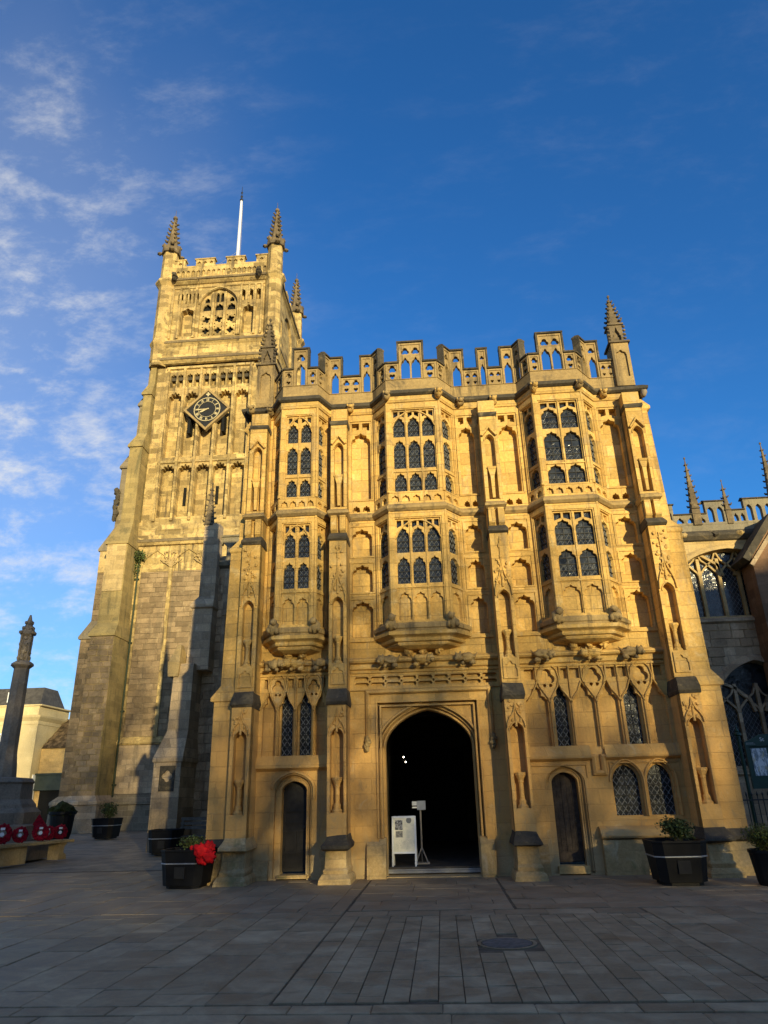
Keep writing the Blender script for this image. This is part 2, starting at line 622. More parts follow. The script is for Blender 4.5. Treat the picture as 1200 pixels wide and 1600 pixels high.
X, Z = sp.outputs[0], sp.outputs[2]
ph = t.math('MULTIPLY', inr(X, .08, .44), inr(Z, .64, .94))
ph2 = t.math('MULTIPLY', inr(X, .11, .44), inr(Z, .42, .61))
cir = t.math('LESS_THAN', t.math('ADD', t.math('POWER', t.math('MULTIPLY', t.math('SUBTRACT', X, .74), 1.), 2.), t.math('POWER', t.math('MULTIPLY', t.math('SUBTRACT', Z, .93), 1.35), 2.)), .016)
np_ = t.noise(p, 9, 5, .7)
c = t.mix(t.rng(t.noise(p, 5, 6, .7), .4, .65), (.74, .71, .58), (.60, .60, .50))
txt = t.math('MULTIPLY', t.math('GREATER_THAN', t.noise(t.scaled(p, (26, 1, 60)), 1., 2), .56), t.math('MULTIPLY', inr(Z, .08, .36), inr(X, .12, .88)))
c = t.mix(t.math('MULTIPLY', txt, .35), c, (.25, .24, .2))
c = t.mix(ph, c, t.mix(t.rng(np_, .42, .58), (.05, .05, .055), (.34, .35, .37)))
c = t.mix(ph2, c, t.mix(t.rng(np_, .4, .6), (.10, .10, .10), (.30, .29, .26)))
c = t.mix(cir, c, (.14, .15, .15))
t.set(t.b.inputs['Base Color'], c)
t.b.inputs['Roughness'].default_value = .5

t = NT('notice_sheet')
p = t.n('TexCoord').outputs['Generated']
c = t.mix(t.rng(t.noise(p, 4, 5, .7), .45, .55), (.70, .72, .74), (.20, .24, .27))
c = t.mix(t.math('MULTIPLY', t.rng(t.noise(p, 3, 2), .55, .6), .6), c, (.5, .42, .2))
t.set(t.b.inputs['Base Color'], c)
t.b.inputs['Roughness'].default_value = .35

t = NT('paving')
p = t.pos()
g = t.n('NewGeometry')
oi = t.n('ObjectInfo')
f = t.math('FRACT', t.math('ADD', g.outputs['Random Per Island'], oi.outputs['Random']))
c = t.mix(f, (.235, .185, .11), (.335, .268, .163))
n = t.noise(p, 2.2, 7, .72, .6)
c = t.mix(1., c, t.rng(n, .3, .72, .62, 1.35), 'MULTIPLY')
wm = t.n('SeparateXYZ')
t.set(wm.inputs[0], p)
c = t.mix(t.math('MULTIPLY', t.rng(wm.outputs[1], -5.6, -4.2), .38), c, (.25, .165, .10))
c = t.mix(t.math('MULTIPLY', t.rng(t.noise(p, .8, 5, .7), .55, .7), .5), c, (.16, .128, .088))
sp_ = t.n('TexVoronoi')
t.set(sp_.inputs['Vector'], t.scaled(p, (6, 6, 6)))
c = t.mix(t.math('MULTIPLY', t.math('LESS_THAN', sp_.outputs['Distance'], .10), .35), c, (.46, .40, .31))
t.set(t.b.inputs['Base Color'], c)
t.set(t.b.inputs['Roughness'], t.rng(n, .3, .7, .55, .85))
t.b.inputs['Specular IOR Level'].default_value = .3
t.set(t.b.inputs['Normal'], t.bump(t.math('ADD', t.noise(p, 30, 5, .7), t.math('MULTIPLY', n, 1.4)), .35, .012))

# ------------------------------------------------------------------ the porch
porch = thing('church_porch', 'tall golden stone church porch with three bay windows, pierced battlements and dark arched entrance', 'porch', (0, 0, 0))
WIN = [dict(wl=-4.17, fl=-3.83, fr=-2.86, wr=-2.62, n=2, big=True),
       dict(wl=-1.38, fl=-.97, fr=.45, wr=.85, n=3, big=True),
       dict(wl=2.65, fl=2.97, fr=4.24, wr=4.68, n=2, big=False)]
PJ = .55


def lattice(mb, u0, u1, z0, z1, t, step=.115, w=.006):
    """diagonal leads clipped to a light"""
    for sg in (1, -1):
        k = -int((z1 - z0) / step) - 2
        while k * step < (u1 - u0) + (z1 - z0) + step:
            c = k * step
            pts = []
            # line: u = u0 + c + s*sg', slope 1.3
            if sg == 1:
                f = lambda z: u0 + c + (z - z0) / 1.35
            else:
                f = lambda z: u1 - c - (z - z0) / 1.35
            zs = [z0, z1]
            a, b = f(z0), f(z1)
            for uu_ in (u0, u1):
                if abs(b - a) > 1e-6:
                    zz = z0 + (uu_ - a) / (b - a) * (z1 - z0)
                    if z0 < zz < z1:
                        zs.append(zz)
            zs = sorted(z for z in zs if u0 - 1e-4 <= f(z) <= u1 + 1e-4)
            if len(zs) >= 2 and zs[-1] - zs[0] > .02:
                A, B = zs[0], zs[-1]
                mb.add([(f(A) - w, t, A), (f(A) + w, t, A), (f(B) + w, t, B), (f(B) - w, t, B), (f(A), t - .006, A), (f(B), t - .006, B)],
                       [(0, 4, 5, 3), (4, 1, 2, 5), (0, 1, 4), (2, 3, 5)])
            k += 1


def bars(mb, u0, u1, z0, z1, t, nv, nh):
    for i in range(1, nv):
        u = u0 + (u1 - u0) * i / nv
        mb.box(u - .008, u + .008, t, t + .014, z0, z1)
    for i in range(1, nh):
        z = z0 + (z1 - z0) * i / nh
        mb.box(u0, u1, t - .006, t + .010, z - .010, z + .010)


def oriel_face(st, bk, lead, sb, panes, fr, L, n, big, face, diag):
    for b in (st, bk, lead, sb):
        b.fr = fr
    post = .135 if face else .10
    a, b = post, L - post
    mw = .075
    lw = (b - a - .03 * 2 - mw * (n - 1)) / n
    cols = [(a + .03 + i * (lw + mw), a + .03 + i * (lw + mw) + lw) for i in range(n)]
    e = .004
    for (zb, zt, rows, top) in ((8.80, 11.50, [(8.86, 9.16, .20, 'g'), (9.52, 10.12, .20, 'g'), (10.45, 10.82, .20, 'g')], 11.26),
                                (5.42, 8.32, [(5.50, 5.98, .18, 'b'), (6.40, 6.86, .20, 'g'), (7.20, 7.64, .20, 'g')], 8.10)):
        st.slab(rect(e, L - e, zb, zt), [rect(a, b, zb + .05, top)], 0, .085)
        st.slab(rect(e + .02, L - e - .02, zb, zt - .06), [rect(a - .035, b + .035, zb + .02, top + .03)], -.022, .0)
        holes = []
        for (z0, zs, ri, kd) in rows:
            for (c0, c1) in cols:
                holes.append(arch((c0 + c1) / 2, c1 - c0, z0, zs, ri * min(1.25, max(.75, (c1 - c0) / .26)), .22, 5, .055 if face else .04))
                pz = zs + ri * 1.3
                if kd == 'g':
                    p = MB(fr)
                    p.box(c0 - .012, c1 + .012, .135, .147, z0 - .015, pz)
                    panes.append(p)
                    if diag:
                        lattice(lead, c0, c1, z0, zs + ri, .130)
                    else:
                        lattice(lead, c0, c1, z0, z0 + (zs + ri - z0) * .5, .130)
                    bars(sb, c0, c1, z0, zs + ri, .118, 2 if face else 1, 4 if zs - z0 > .4 else 3)
                else:
                    bk.box(c0 - .012, c1 + .012, .125, .14, z0 - .012, pz)
        zt0 = rows[-1][1] + rows[-1][2] + .07
        zt0s = rows[-1][1] + .08
        for (c0, c1) in cols:
            m = (c0 + c1) / 2
            for (x0, x1) in ((c0 + .012, m - .028), (m + .028, c1 - .012)):
                side = x0 < m
                if x1 - x0 > .02:
                    lo = zt0 + .02
                    o = .07 if (x1 - x0) > .06 else .03
                    holes.append([(x0, lo - (o if side else 0)), (x1, lo - (0 if side else o)), (x1, top - .035), (x0, top - .035)])
                    if face:
                        p = MB(fr)
                        p.box(x0 - .01, x1 + .01, .135, .147, lo - .08, top - .02)
                        panes.append(p)
                    else:
                        bk.box(x0 - .01, x1 + .01, .125, .14, lo - .08, top - .02)
        st.slab(rect(a - .05, b + .05, zb + .02, top + .04), holes, .05, .16)
        if face and big:                                   # one wide arch struck across all the lights
            path = [(a + (b - a) * i / 16, 10.74 + (top - 10.78) * math.sin(PI * i / 16) ** .62 if top > 10 else 7.56 + (top - 7.60) * math.sin(PI * i / 16) ** .62) for i in range(17)]
            st.sweep2(path, [(-.022, .055), (.022, .055), (.012, .012), (-.012, .012)])
        # slender shafts on the mullions and little ledges
        for i in range(n - 1):
            u = cols[i][1] + mw / 2
            st.box(u - .015, u + .015, .024, .05, zb + .05, top)
        zc = 9.46 if zb > 8 else 6.34
        st.box(a - .03, b + .03, .02, .05, zc - .05, zc - .01)
    # frieze under the upper lights
    nf = max(2, int(L / .24))
    w = (L - .06) / nf
    st.slab(rect(e, L - e, 8.50, 8.798), [arch(.03 + (i + .5) * w, w * .72, 8.56, 8.64, .10, .1, 3, .03) for i in range(nf)], -.015, .06)
    bk.box(.02, L - .02, .055, .075, 8.51, 8.79)
    st.box(e, L - e, .0, .2, 11.5, 11.66)
    st.box(e, L - e, .012, .2, 8.30, 8.52)


for bi, W in enumerate(WIN):
    st, bk, lead, sb, panes = MB(), Each(), MB(), MB(), []
    P = [(W['wl'], 0), (W['fl'], -PJ), (W['fr'], -PJ), (W['wr'], 0)]
    for k in range(3):
        fr, L = between(P[k], P[k + 1])
        oriel_face(st, bk, lead, sb, panes, fr, L, W['n'] if k == 1 else 1, W['big'], k == 1, not (bi == 2 and k == 1))
    st.fr = bk.fr = ID
    for p in P[1:3]:                                        # beads up the corners
        for (za, zb) in ((5.45, 8.3), (8.82, 11.55)):
            st.lathe(p[0], p[1] + .01, [(.05, za), (.05, za + .08), (.034, za + .12), (.034, zb)], 8)
    mx = (W['wl'] + W['wr']) / 2

    def ring(s, o, z, P=P, mx=mx):
        return [(mx + (x - mx) * (s if i in (0, 3) else (s + o * .0)), (y * s if y else .02), z) for i, (x, y) in enumerate(P)]
    rg = []
    for z, s in ((5.44, 1.0), (5.41, 1.06), (5.37, 1.10), (5.29, 1.10), (5.27, 1.05), (5.23, 1.05), (5.21, 1.12), (5.13, 1.12), (5.09, .97), (5.07, .93), (5.03, .95), (4.99, .93), (4.97, .82), (4.93, .84), (4.90, .80), (4.86, .60), (4.84, .50)):
        rg.append([(mx + (x - mx) * s, (y * s if y else .03), z) for x, y in P])
    cbm = MB()
    cbm.loft(rg[5:])
    ow = st.obj('oriel_window', 'porch_stone', porch)
    bk.obj('blind_panel', 'porch_stone', ow)
    cbm.obj('corbel', 'porch_stone', ow)
    wm_ = MB()
    wm_.loft(rg[:6])
    wm_.obj('weathered_sill', 'parapet_stone', ow)
    lead.obj('leading', 'lead', ow, 'stuff')
    sb.obj('saddle_bar', 'bar', ow, 'stuff')
    for p in panes:
        p.obj('glass_pane', 'window_glass', ow)
    # carved beasts crouching on the sill corners
    for sgn, p in ((-1, P[1]), (1, P[2])):
        g = MB()
        c = (p[0] + sgn * .03, p[1] * 1.06 - .02, 5.40)
        g.blob(c, (.13, .12, .17), bi * 5 + sgn, 2, .5, 2.2)
        g.blob((c[0] - sgn * .03, c[1] - .10, 5.52), (.085, .085, .09), bi * 3 + sgn + 9, 2, .45, 2.5)
        g.blob((c[0] + sgn * .09, c[1] - .05, 5.34), (.06, .07, .09), bi * 3 + sgn + 19, 1, .4)
        g.blob((c[0] - sgn * .10, c[1] - .03, 5.33), (.06, .07, .10), bi * 3 + sgn + 29, 1, .4)
        g.obj('carved_beast', 'parapet_stone', porch, smooth=True)
    nb = 3 if bi else 2
    for i in range(nb):
        g = MB()
        x = mx + (i - (nb - 1) / 2) * .36
        g.blob((x, -.12, 4.80), (.10, .12, .085), bi * 9 + i, 2, .6, 2.6)
        g.box(x - .09, x + .09, -.22, .0, 4.83, 4.87)
        g.obj('carved_boss', 'porch_stone', porch)

# walls between the bay windows: sunk panels in two storeys
UP = [(-2.63, -1.37, [(-2.0, -1.47)]), (.84, 2.66, [(.95, 1.37), (2.04, 2.52)]), (4.67, 5.74, [(4.76, 5.27)]), (-4.70, -4.16, [])]
for (x0, x1, ps) in UP:
    w = MB()
    holes = []
    for a, b in ps:
        c = (a + b) / 2
        wd = b - a
        holes.append(arch(c, wd, 8.92, 10.62, .30, .2, 5, .075))
        holes.append([(a + .02, 10.98), (c - .045, 11.03), (c - .045, 11.22), (a + .02, 11.22)])
        holes.append([(c + .045, 11.03), (b - .02, 10.98), (b - .02, 11.22), (c + .045, 11.22)])
        for (z0, zs) in ((7.32, 7.84), (6.36, 6.86), (5.20, 5.90)):
            holes.append(arch(c, wd, z0, zs, .24, .2, 5, .07))
        nf = 2
        for i in range(nf):
            holes.append(arch(a + (i + .5) * wd / nf, wd / nf * .7, 8.55, 8.63, .10, .1, 3, .035))
    w.slab(rect(x0, x1, 4.68, 11.66), holes, 0, .20)
    for a, b in ps:
        w.slab(rect(a - .07, b + .07, 8.86, 11.32), [rect(a - .035, b + .035, 8.90, 11.27)], -.03, 0)
        for (z0, zt) in ((7.28, 8.16), (6.32, 7.16), (5.16, 6.20)):
            w.slab(rect(a - .06, b + .06, z0, zt), [rect(a - .03, b + .03, z0 + .04, zt - .03)], -.025, 0)
        w.box(a - .09, b + .09, -.05, 0, 5.10, 5.16)
    w.obj('panelled_wall', 'porch_stone', porch)
    if ps:
        k = Each()
        for a, b in ps:
            k.box(a - .05, b + .05, .19, .23, 5.1, 11.3)
        k.obj('panel_back', 'porch_stone', porch)

# ------------------------------------------------------------------ ground storey
def lights(lst, t, wall, nm='window', diag=True, nh=6):
    ld, sb = MB(), MB()
    for (c, w_, z0, zt, ) in lst:
        p = MB()
        p.box(c - w_ / 2 - .015, c + w_ / 2 + .015, t, t + .015, z0 - .02, zt + .03)
        p.obj('glass_pane', 'window_glass', wall)
        lattice(ld, c - w_ / 2, c + w_ / 2, z0, zt, t - .006, .125, .010)
        bars(sb, c - w_ / 2, c + w_ / 2, z0, zt, t - .02, 2, nh)
    ld.obj('leading', 'lead', wall, 'stuff')
    sb.obj('saddle_bar', 'bar', wall, 'stuff')


RIB = [(-.024, .0), (.024, .0), (.010, -.05), (-.010, -.05)]


def tracery_ribs(w, rings, straights, rr_, sp_):
    """raised mouldings: mullions fork into rings and ogee heads"""
    for m in rings:
        for sg in (-1, 1):
            w.sweep2([(m + sg * rr_ * k, z) for k, z in ((0, 3.50), (.14, 3.62), (.48, 3.75), (.86, 3.90), (1.02, 4.08), (.86, 4.26), (.5, 4.36), (0, 4.39))], RIB)
            w.sweep2([(m + sg * rr_ * 1.0, 3.96), (m + sg * rr_ * 1.12, 4.06), (m + sg * rr_ * 1.15, 4.40)], RIB)
    for m in straights:
        w.sweep2([(m, 3.5), (m, 4.40)], RIB)
    for m in straights:
        for sg in (-1, 1):
            w.sweep2([(m, 3.52), (m + sg * sp_ * .12, 3.64), (m + sg * sp_ * .34, 3.78), (m + sg * sp_ * .50, 3.99)], RIB)
    for m in (min(rings) - sp_, max(rings) + sp_):
        sg = 1 if m < rings[0] else -1
        w.sweep2([(m, 3.56), (m + sg * sp_ * .2, 3.70), (m + sg * sp_ * .5, 3.99)], RIB)


# west bay
w1, w2 = MB(), MB()
h1, h2, gl = [], [], []
for (a, b, g) in ((-4.17, -3.86, 0), (-3.78, -3.42, 1), (-3.34, -2.98, 1), (-2.90, -2.66, 0)):
    c = (a + b) / 2
    h1.append(ogee(c, b - a, 2.50, 3.62, .36, 5, .07))
    if g:
        h2.append(rect(a + .045, b - .045, 2.50, 3.92))
        gl.append((c, b - a - .09, 2.50, 3.90))
for c in (-3.82, -2.94):
    h1.append(foil(c, 4.10, .155, 3, PI / 2, 30, .42))
    h1.append(foil(c - .05, 3.90, .035, 2, 0, 8, .1))
    h1.append(foil(c + .05, 3.90, .035, 2, 0, 8, .1))
for a, b in ((-4.15, -4.04), (-3.60, -3.44), (-3.33, -3.17), (-2.74, -2.66)):
    h1.append([(a, 4.05), (b, 4.05), (b, 4.28), (a, 4.28)])
h1.append(arch(-3.385, .86, -.05, 1.80, .30, .18, 0, 0, 18))
h2.append(arch(-3.385, .58, -.05, 1.76, .20, .18, 0, 0, 18))
w1.slab(rect(-4.70, -2.25, -.12, 4.70), h1, 0, .12)
w2.slab(rect(-4.70, -2.25, -.12, 4.70), h2, .118, .42)
for i, o in enumerate((.03, .09)):
    w1.sweep2([(p[0], max(0, p[1])) for p in arch(-3.385, .64 + o * 2, 0, 1.79, .24 + o, .18, 0, 0, 18)][1:], [(-.02, .13 - i * .06), (.02, .13 - i * .06), (.01, .09 - i * .06), (-.01, .09 - i * .06)])
w1.sweep2([(p[0], max(1.55, p[1])) for p in arch(-3.385, .98, 1.55, 1.80, .37, .18, 0, 0, 18)][1:], [(-.035, .0), (.035, .0), (.03, -.05), (-.02, -.035)])
tracery_ribs(w1, (-3.82, -2.94), (-3.38,), .20, .43)
for u in (-3.82, -3.38, -2.94):
    w1.sweep2([(u, 2.46), (u, 3.52)], RIB)
ww = w1.obj('traceried_wall', 'porch_stone', porch)
w2.obj('inner_order', 'porch_stone', ww)
lights(gl, .20, ww)

# east bay
w1, w2 = MB(), MB()
h1, h2, gl = [], [], []
for (a, b, g) in ((2.08, 2.58, 0), (2.69, 3.08, 1), (3.17, 3.66, 0), (3.75, 4.20, 0), (4.30, 4.72, 1), (4.83, 5.28, 0)):
    c = (a + b) / 2
    h1.append(ogee(c, b - a, 2.52, 3.58, .38, 5, .075))
    if g:
        h2.append(rect(a + .045, b - .045, 2.52, 3.94))
        gl.append((c, b - a - .09, 2.52, 3.92))
for c in (2.62, 3.70, 4.79):
    h1.append(foil(c, 4.11, .19, 3, PI / 2, 30, .42))
    h1.append(foil(c - .07, 3.91, .045, 3, .5, 10, .3))
    h1.append(foil(c + .07, 3.91, .045, 3, .2, 10, .3))
for a, b in ((2.10, 2.32), (2.95, 3.09), (3.16, 3.38), (4.02, 4.21), (4.29, 4.47), (5.10, 5.28)):
    h1.append([(a, 4.06), (b, 4.06), (b, 4.30), (a, 4.30)])
h1.append(arch(2.775, .86, -.05, 1.80, .32, .18, 0, 0, 18))
h2.append(arch(2.775, .58, -.05, 1.78, .22, .18, 0, 0, 18))
h1 += [arch(4.13, .66, 1.05, 1.78, .40, .12, 0, 0, 16), arch(4.87, .62, 1.05, 1.78, .40, .12, 0, 0, 16)]
h2 += [arch(4.13, .58, 1.07, 1.76, .36, .12, 0, 0, 16), arch(4.87, .54, 1.07, 1.76, .36, .12, 0, 0, 16)]
w1.slab(rect(1.70, 5.75, -.12, 4.70), h1, 0, .12)
w2.slab(rect(1.70, 5.75, -.12, 4.70), h2, .118, .42)
for i, o in enumerate((.03, .09)):
    w1.sweep2([(p[0], max(0, p[1])) for p in arch(2.775, .64 + o * 2, 0, 1.80, .26 + o, .18, 0, 0, 18)][1:], [(-.02, .13 - i * .06), (.02, .13 - i * .06), (.01, .09 - i * .06), (-.01, .09 - i * .06)])
for c, wd in ((4.13, .74), (4.87, .70)):
    w1.sweep2([(p[0], max(1.05, p[1])) for p in arch(c, wd, 1.05, 1.78, .45, .12, 0, 0, 16)][1:], [(-.03, 0), (.03, 0), (.012, -.045), (-.012, -.045)])
tracery_ribs(w1, (2.635, 3.70, 4.785), (3.125, 4.25), .245, .52)
for u in (2.635, 3.125, 3.705, 4.25, 4.775):
    w1.sweep2([(u, 2.47), (u, 3.52)], RIB)
ww = w1.obj('traceried_wall', 'porch_stone', porch)
w2.obj('inner_order', 'porch_stone', ww)
lights(gl, .20, ww)
lights([(4.13, .58, 1.07, 2.10), (4.87, .54, 1.07, 2.10)], .22, ww, nh=5)

# middle bay with the great arch
w1, w2, w3, w4 = MB(), MB(), MB(), MB()
CX = -.245
h1 = [rect(-1.44, .95, -.05, 3.66)]
nb = 9
bw = 3.44 / nb
for i in range(nb):
    x = -1.97 + i * bw
    for z in (4.03, 4.17):
        h1.append([(x + .05, z), (x + bw - .05, z), (x + bw - .02, z + .045), (x + bw - .05, z + .09), (x + .05, z + .09), (x + .02, z + .045)])
    if i:
        h1.append(foil(x, 4.145, .03, 4, 0, 8, .2))
w1.slab(rect(-2.27, 1.72, -.12, 4.70), h1, 0, .14)
w1.box(-2.0, 1.5, .11, .14, 4.0, 4.3)
w2.slab(rect(-1.52, 1.03, -.12, 3.75), [arch(CX, 2.36, -.05, 2.68, .92, .22, 0, 0, 28)], .135, .30)
w3.slab(rect(-1.52, 1.03, -.12, 3.75), [arch(CX, 2.05, -.05, 2.66, .83, .22, 0, 0, 28)], .298, .62)
for o, t, s in ((.02, .29, .035), (.10, .24, .03), (.17, .13, .035)):
    w2.sweep2([(p[0], max(.1, p[1])) for p in arch(CX, 2.05 + o * 2, .1, 2.66, .83 + o, .22, 0, 0, 28)][1:], [(-s, t), (s, t), (s * .6, t - .06), (-s * .6, t - .06)])
for o, t in ((.0, .0), (.09, .06)):
    w2.sweep2([(.95 - o, .72), (.95 - o, 3.66 - o), (-1.44 + o, 3.66 - o), (-1.44 + o, .72)], [(-.03, t + .04), (.03, t + .04), (.02, t - .035), (-.02, t - .035)])
# square label over the doorway dropping to carved stops
w1.sweep2([(1.25, 2.86), (1.25, 3.90), (-1.66, 3.90), (-1.66, 2.86)], [(-.05, .0), (.05, .0), (.06, -.05), (.03, -.10), (-.03, -.06)])
w1.box(-2.27, 1.72, -.045, 0, 3.93, 3.975)
ww = w1.obj('doorway_wall', 'porch_stone', porch)
w2.obj('arch_moulding', 'porch_stone', ww)
w3.obj('inner_order', 'porch_stone', ww)
for sx in (-1.66, 1.25):
    g = MB()
    for i, (dz, r) in enumerate(((2.84, .055), (2.76, .075), (2.68, .07), (2.60, .055))):
        g.blob((sx + .02 * math.sin(i * 2), -.07, dz), (r, r * .9, .06), i + int(sx * 7), 2, .6, 2.4)
    g.obj('label_stop', 'parapet_stone', porch)
for (a, b) in ((-1.70, -1.28), (.79, 1.10)):
    g = MB()
    g.prof([(.02, -.03), (.30, -.03), (.30, .72), (.08, .72), (-.10, .58), (-.14, .1), (-.16, -.12), (.02, -.12)], a, b)
    g.obj('jamb_base', 'plinth_stone', porch)

# doors in the side bays
for nm, cx, zt in (('west', -3.385, 1.97), ('east', 2.775, 2.0)):
    d = MB()
    d.box(cx - .31, cx + .31, .36, .40, .06 if nm == 'west' else .15, zt + .02)
    dm = 'dark_wood' if nm == 'west' else 'old_wood'
    dd = d.obj('side_door', dm, porch, label='nearly black panelled side door' if nm == 'west' else 'weathered brown plank door studded with nails')
    if nm == 'west':
        for (a, b, z0, z1) in ((-.29, .29, 1.30, 1.34), (-.29, .29, 1.05, 1.09), (-.29, .29, .86, .90), (-.29, .29, .42, .46), (-.29, .29, .07, .15), (-.025, .025, .46, .86), (-.29, -.24, .1, 1.9), (.24, .29, .1, 1.9)):
            q = MB()
            q.box(cx + a, cx + b, .335 - (.004 if b - a > .3 else 0), .36, z0, z1)
            q.obj('door_rail', dm, dd)
    else:
        for i in range(5):
            q = MB()
            x0 = cx - .29 + i * .116
            q.box(x0 + .003, x0 + .112, .335 + (i % 2) * .006, .36, .16, zt + .01)
            q.obj('plank', dm, dd)
        q = MB()
        q.box(cx - .29, cx + .29, .318, .335, .17, .36)
        q.obj('kick_board', dm, dd)
        q = MB()
        for z in (.52, .56, 1.05, 1.1, 1.6, 1.65):
            for i in range(9):
                q.blob((cx - .26 + i * .065, .333, z), (.009, .009, .009), i, 1, 0)
        q.obj('nail', 'iron', dd, 'stuff')
    q = MB()
    q.tube((cx + .20, .325, .98), (cx + .20, .30, .98), .03, 8)
    q.obj('door_handle', 'iron', dd)
s = MB()
s.box(2.44, 3.10, .0, .40, -.12, .10)
s.obj('door_step', 'ochre_render', porch, label='reddish stone step')
s = MB()
s.box(-3.72, -3.05, .0, .40, -.12, .02)
s.obj('door_step', 'plinth_stone', porch)

# sill string with its dropped label, plinth, and the string of grotesques
s = MB()
SP = [(0, .27), (-.05, .27), (-.13, .06), (-.13, .0), (-.05, -.04), (0, -.07)]
s.prof([(t_, 2.24 + z) for t_, z in SP], -4.40, -2.15)
s.obj('sill_string', 'porch_stone', porch)
s = MB()
s.prof([(.03, 2.28 + z) if t_ == 0 else (t_, 2.28 + z) for t_, z in SP], 1.9, 3.40)
s.prof([(.03, 2.28 + z) if t_ == 0 else (t_, 2.28 + z) for t_, z in SP], 3.72, 5.42)
s.sweep2([(3.40, 2.30), (3.46, 2.30), (3.46, 1.96), (3.66, 1.96), (3.66, 2.30), (3.72, 2.30)], [(-.06, 0), (.06, 0), (.05, -.07), (.0, -.12), (-.05, -.08)])
s.sweep2([(2.02, 2.14), (3.28, 2.14), (3.28, 1.86)], [(-.02, 0), (.02, 0), (.01, -.03), (-.01, -.03)])
s.sweep2([(3.80, 1.86), (3.80, 2.16), (5.30, 2.16)], [(-.02, 0), (.02, 0), (.01, -.03), (-.01, -.03)])
s.obj('sill_string', 'porch_stone', porch)
s = Each()
s.prof([(.1, -.12), (-.20, -.12), (-.20, .60), (-.06, .64), (.1, .64)], 3.40, 5.5)
s.prof([(.1, -.12), (-.10, -.12), (-.10, .30), (.1, .36)], -4.5, -3.90)
s.prof([(.1, -.12), (-.12, -.12), (-.12, .5), (.1, .56)], -2.75, -2.3)
s.prof([(.1, -.12), (-.12, -.12), (-.12, .5), (.1, .56)], 1.7, 2.25)
s.obj('plinth', 'plinth_stone', porch)
s = MB()
s.prof([(.05, .64), (-.24, .64), (-.26, .68), (-.20, .74), (-.16, .80), (-.06, .86), (.05, .87)], 3.38, 5.5)
s.obj('plinth_moulding', 'porch_stone', porch)

gi = 0
for (x0, x1, xs) in ((-4.28, -2.40, (-3.90, -3.37, -2.72)), (-2.06, 1.55, (-1.10, -.30, .75)), (1.90, 5.42, (2.55, 3.70, 4.60))):
    s = MB()
    s.prof([(.02, 4.72), (-.04, 4.72), (-.15, 4.66), (-.17, 4.62), (-.15, 4.58), (-.06, 4.55), (-.05, 4.44), (.02, 4.40)], x0, x1)
    s.prof([(.02, 4.40), (-.05, 4.39), (-.04, 4.34), (.02, 4.33)], x0 + .02, x1 - .02)
    s.obj('string_course', 'porch_stone', porch)
    for x in xs:
        g = MB()
        sg = -1 if gi % 2 else 1
        g.blob((x, -.20, 4.60), (.20, .13, .11), gi * 3 + 1, 3, .55, 2.0)
        g.blob((x + sg * .19, -.27, 4.60), (.10, .10, .10), gi * 3 + 2, 2, .5, 2.6)
        g.blob((x + sg * .24, -.35, 4.56), (.05, .06, .045), gi * 3 + 3, 2, .3)
        g.blob((x + sg * .14, -.28, 4.69), (.035, .03, .06), gi + 4, 1, .3)
        g.blob((x + sg * .24, -.25, 4.69), (.03, .03, .05), gi + 5, 1, .3)
        g.blob((x + sg * .09, -.26, 4.47), (.05, .07, .05), gi + 6, 1, .4)
        g.blob((x - sg * .14, -.24, 4.48), (.08, .06, .06), gi + 7, 2, .5)
        g.tube((x - sg * .18, -.2, 4.6), (x - sg * .27, -.17, 4.73), .03, 6, .012)
        g.obj('carved_grotesque', 'parapet_stone' if gi % 3 != 1 else 'porch_stone', porch, smooth=True)
        gi += 1

# ------------------------------------------------------------------ buttresses
def ring_box(x0, x1, y, z, e=.0):
    return [(x0 - e, .2, z), (x0 - e, y - e, z), (x1 + e, y - e, z), (x1 + e, .2, z)]


def pedestal(c, t, z0, z1, wd):
    g = MB()
    h = z1 - z0
    g.lathe(c, t, [(wd * .46, z0), (wd * .46, z0 + .05 * h), (wd * .30, z0 + .12 * h), (wd * .30, z0 + .22 * h), (wd * .20, z0 + .27 * h), (wd * .19, z0 + .70 * h),
                   (wd * .25, z0 + .74 * h), (wd * .22, z0 + .78 * h), (wd * .40, z0 + .90 * h), (wd * .46, z0 + .93 * h), (wd * .46, z1)], 8, PI / 8)
    return g


def niche_stage(mb, x0, x1, yf, z0, z1, n0, n1, depth=.22, wd=None):
    c = (x0 + x1) / 2
    wd = wd or (x1 - x0) * .62
    hs_ = [arch(c, wd, n0, n1 - .18, .18, .2, 0, 0, 12)]
    mb.slab(rect(x0, x1, z0, z1), hs_, yf, yf + depth)
    mb.box(x0 + .01, x1 - .01, yf + depth - .003, .06, z0, z1)
    for xx in (x0, x1):                         # sides of the outer leaf
        mb.box(xx - .002 if xx == x0 else xx - .0, xx + .0 if xx == x0 else xx + .002, yf + .002, .06, z0, z1)
    # roll round the niche
    mb.sweep2([(p[0], max(n0, p[1])) for p in arch(c, wd + .03, n0, n1 - .18, .2, .2, 0, 0, 12)][1:], [(-.015, yf), (.015, yf), (.01, yf - .025), (-.01, yf - .025)])
    return hs_[0]


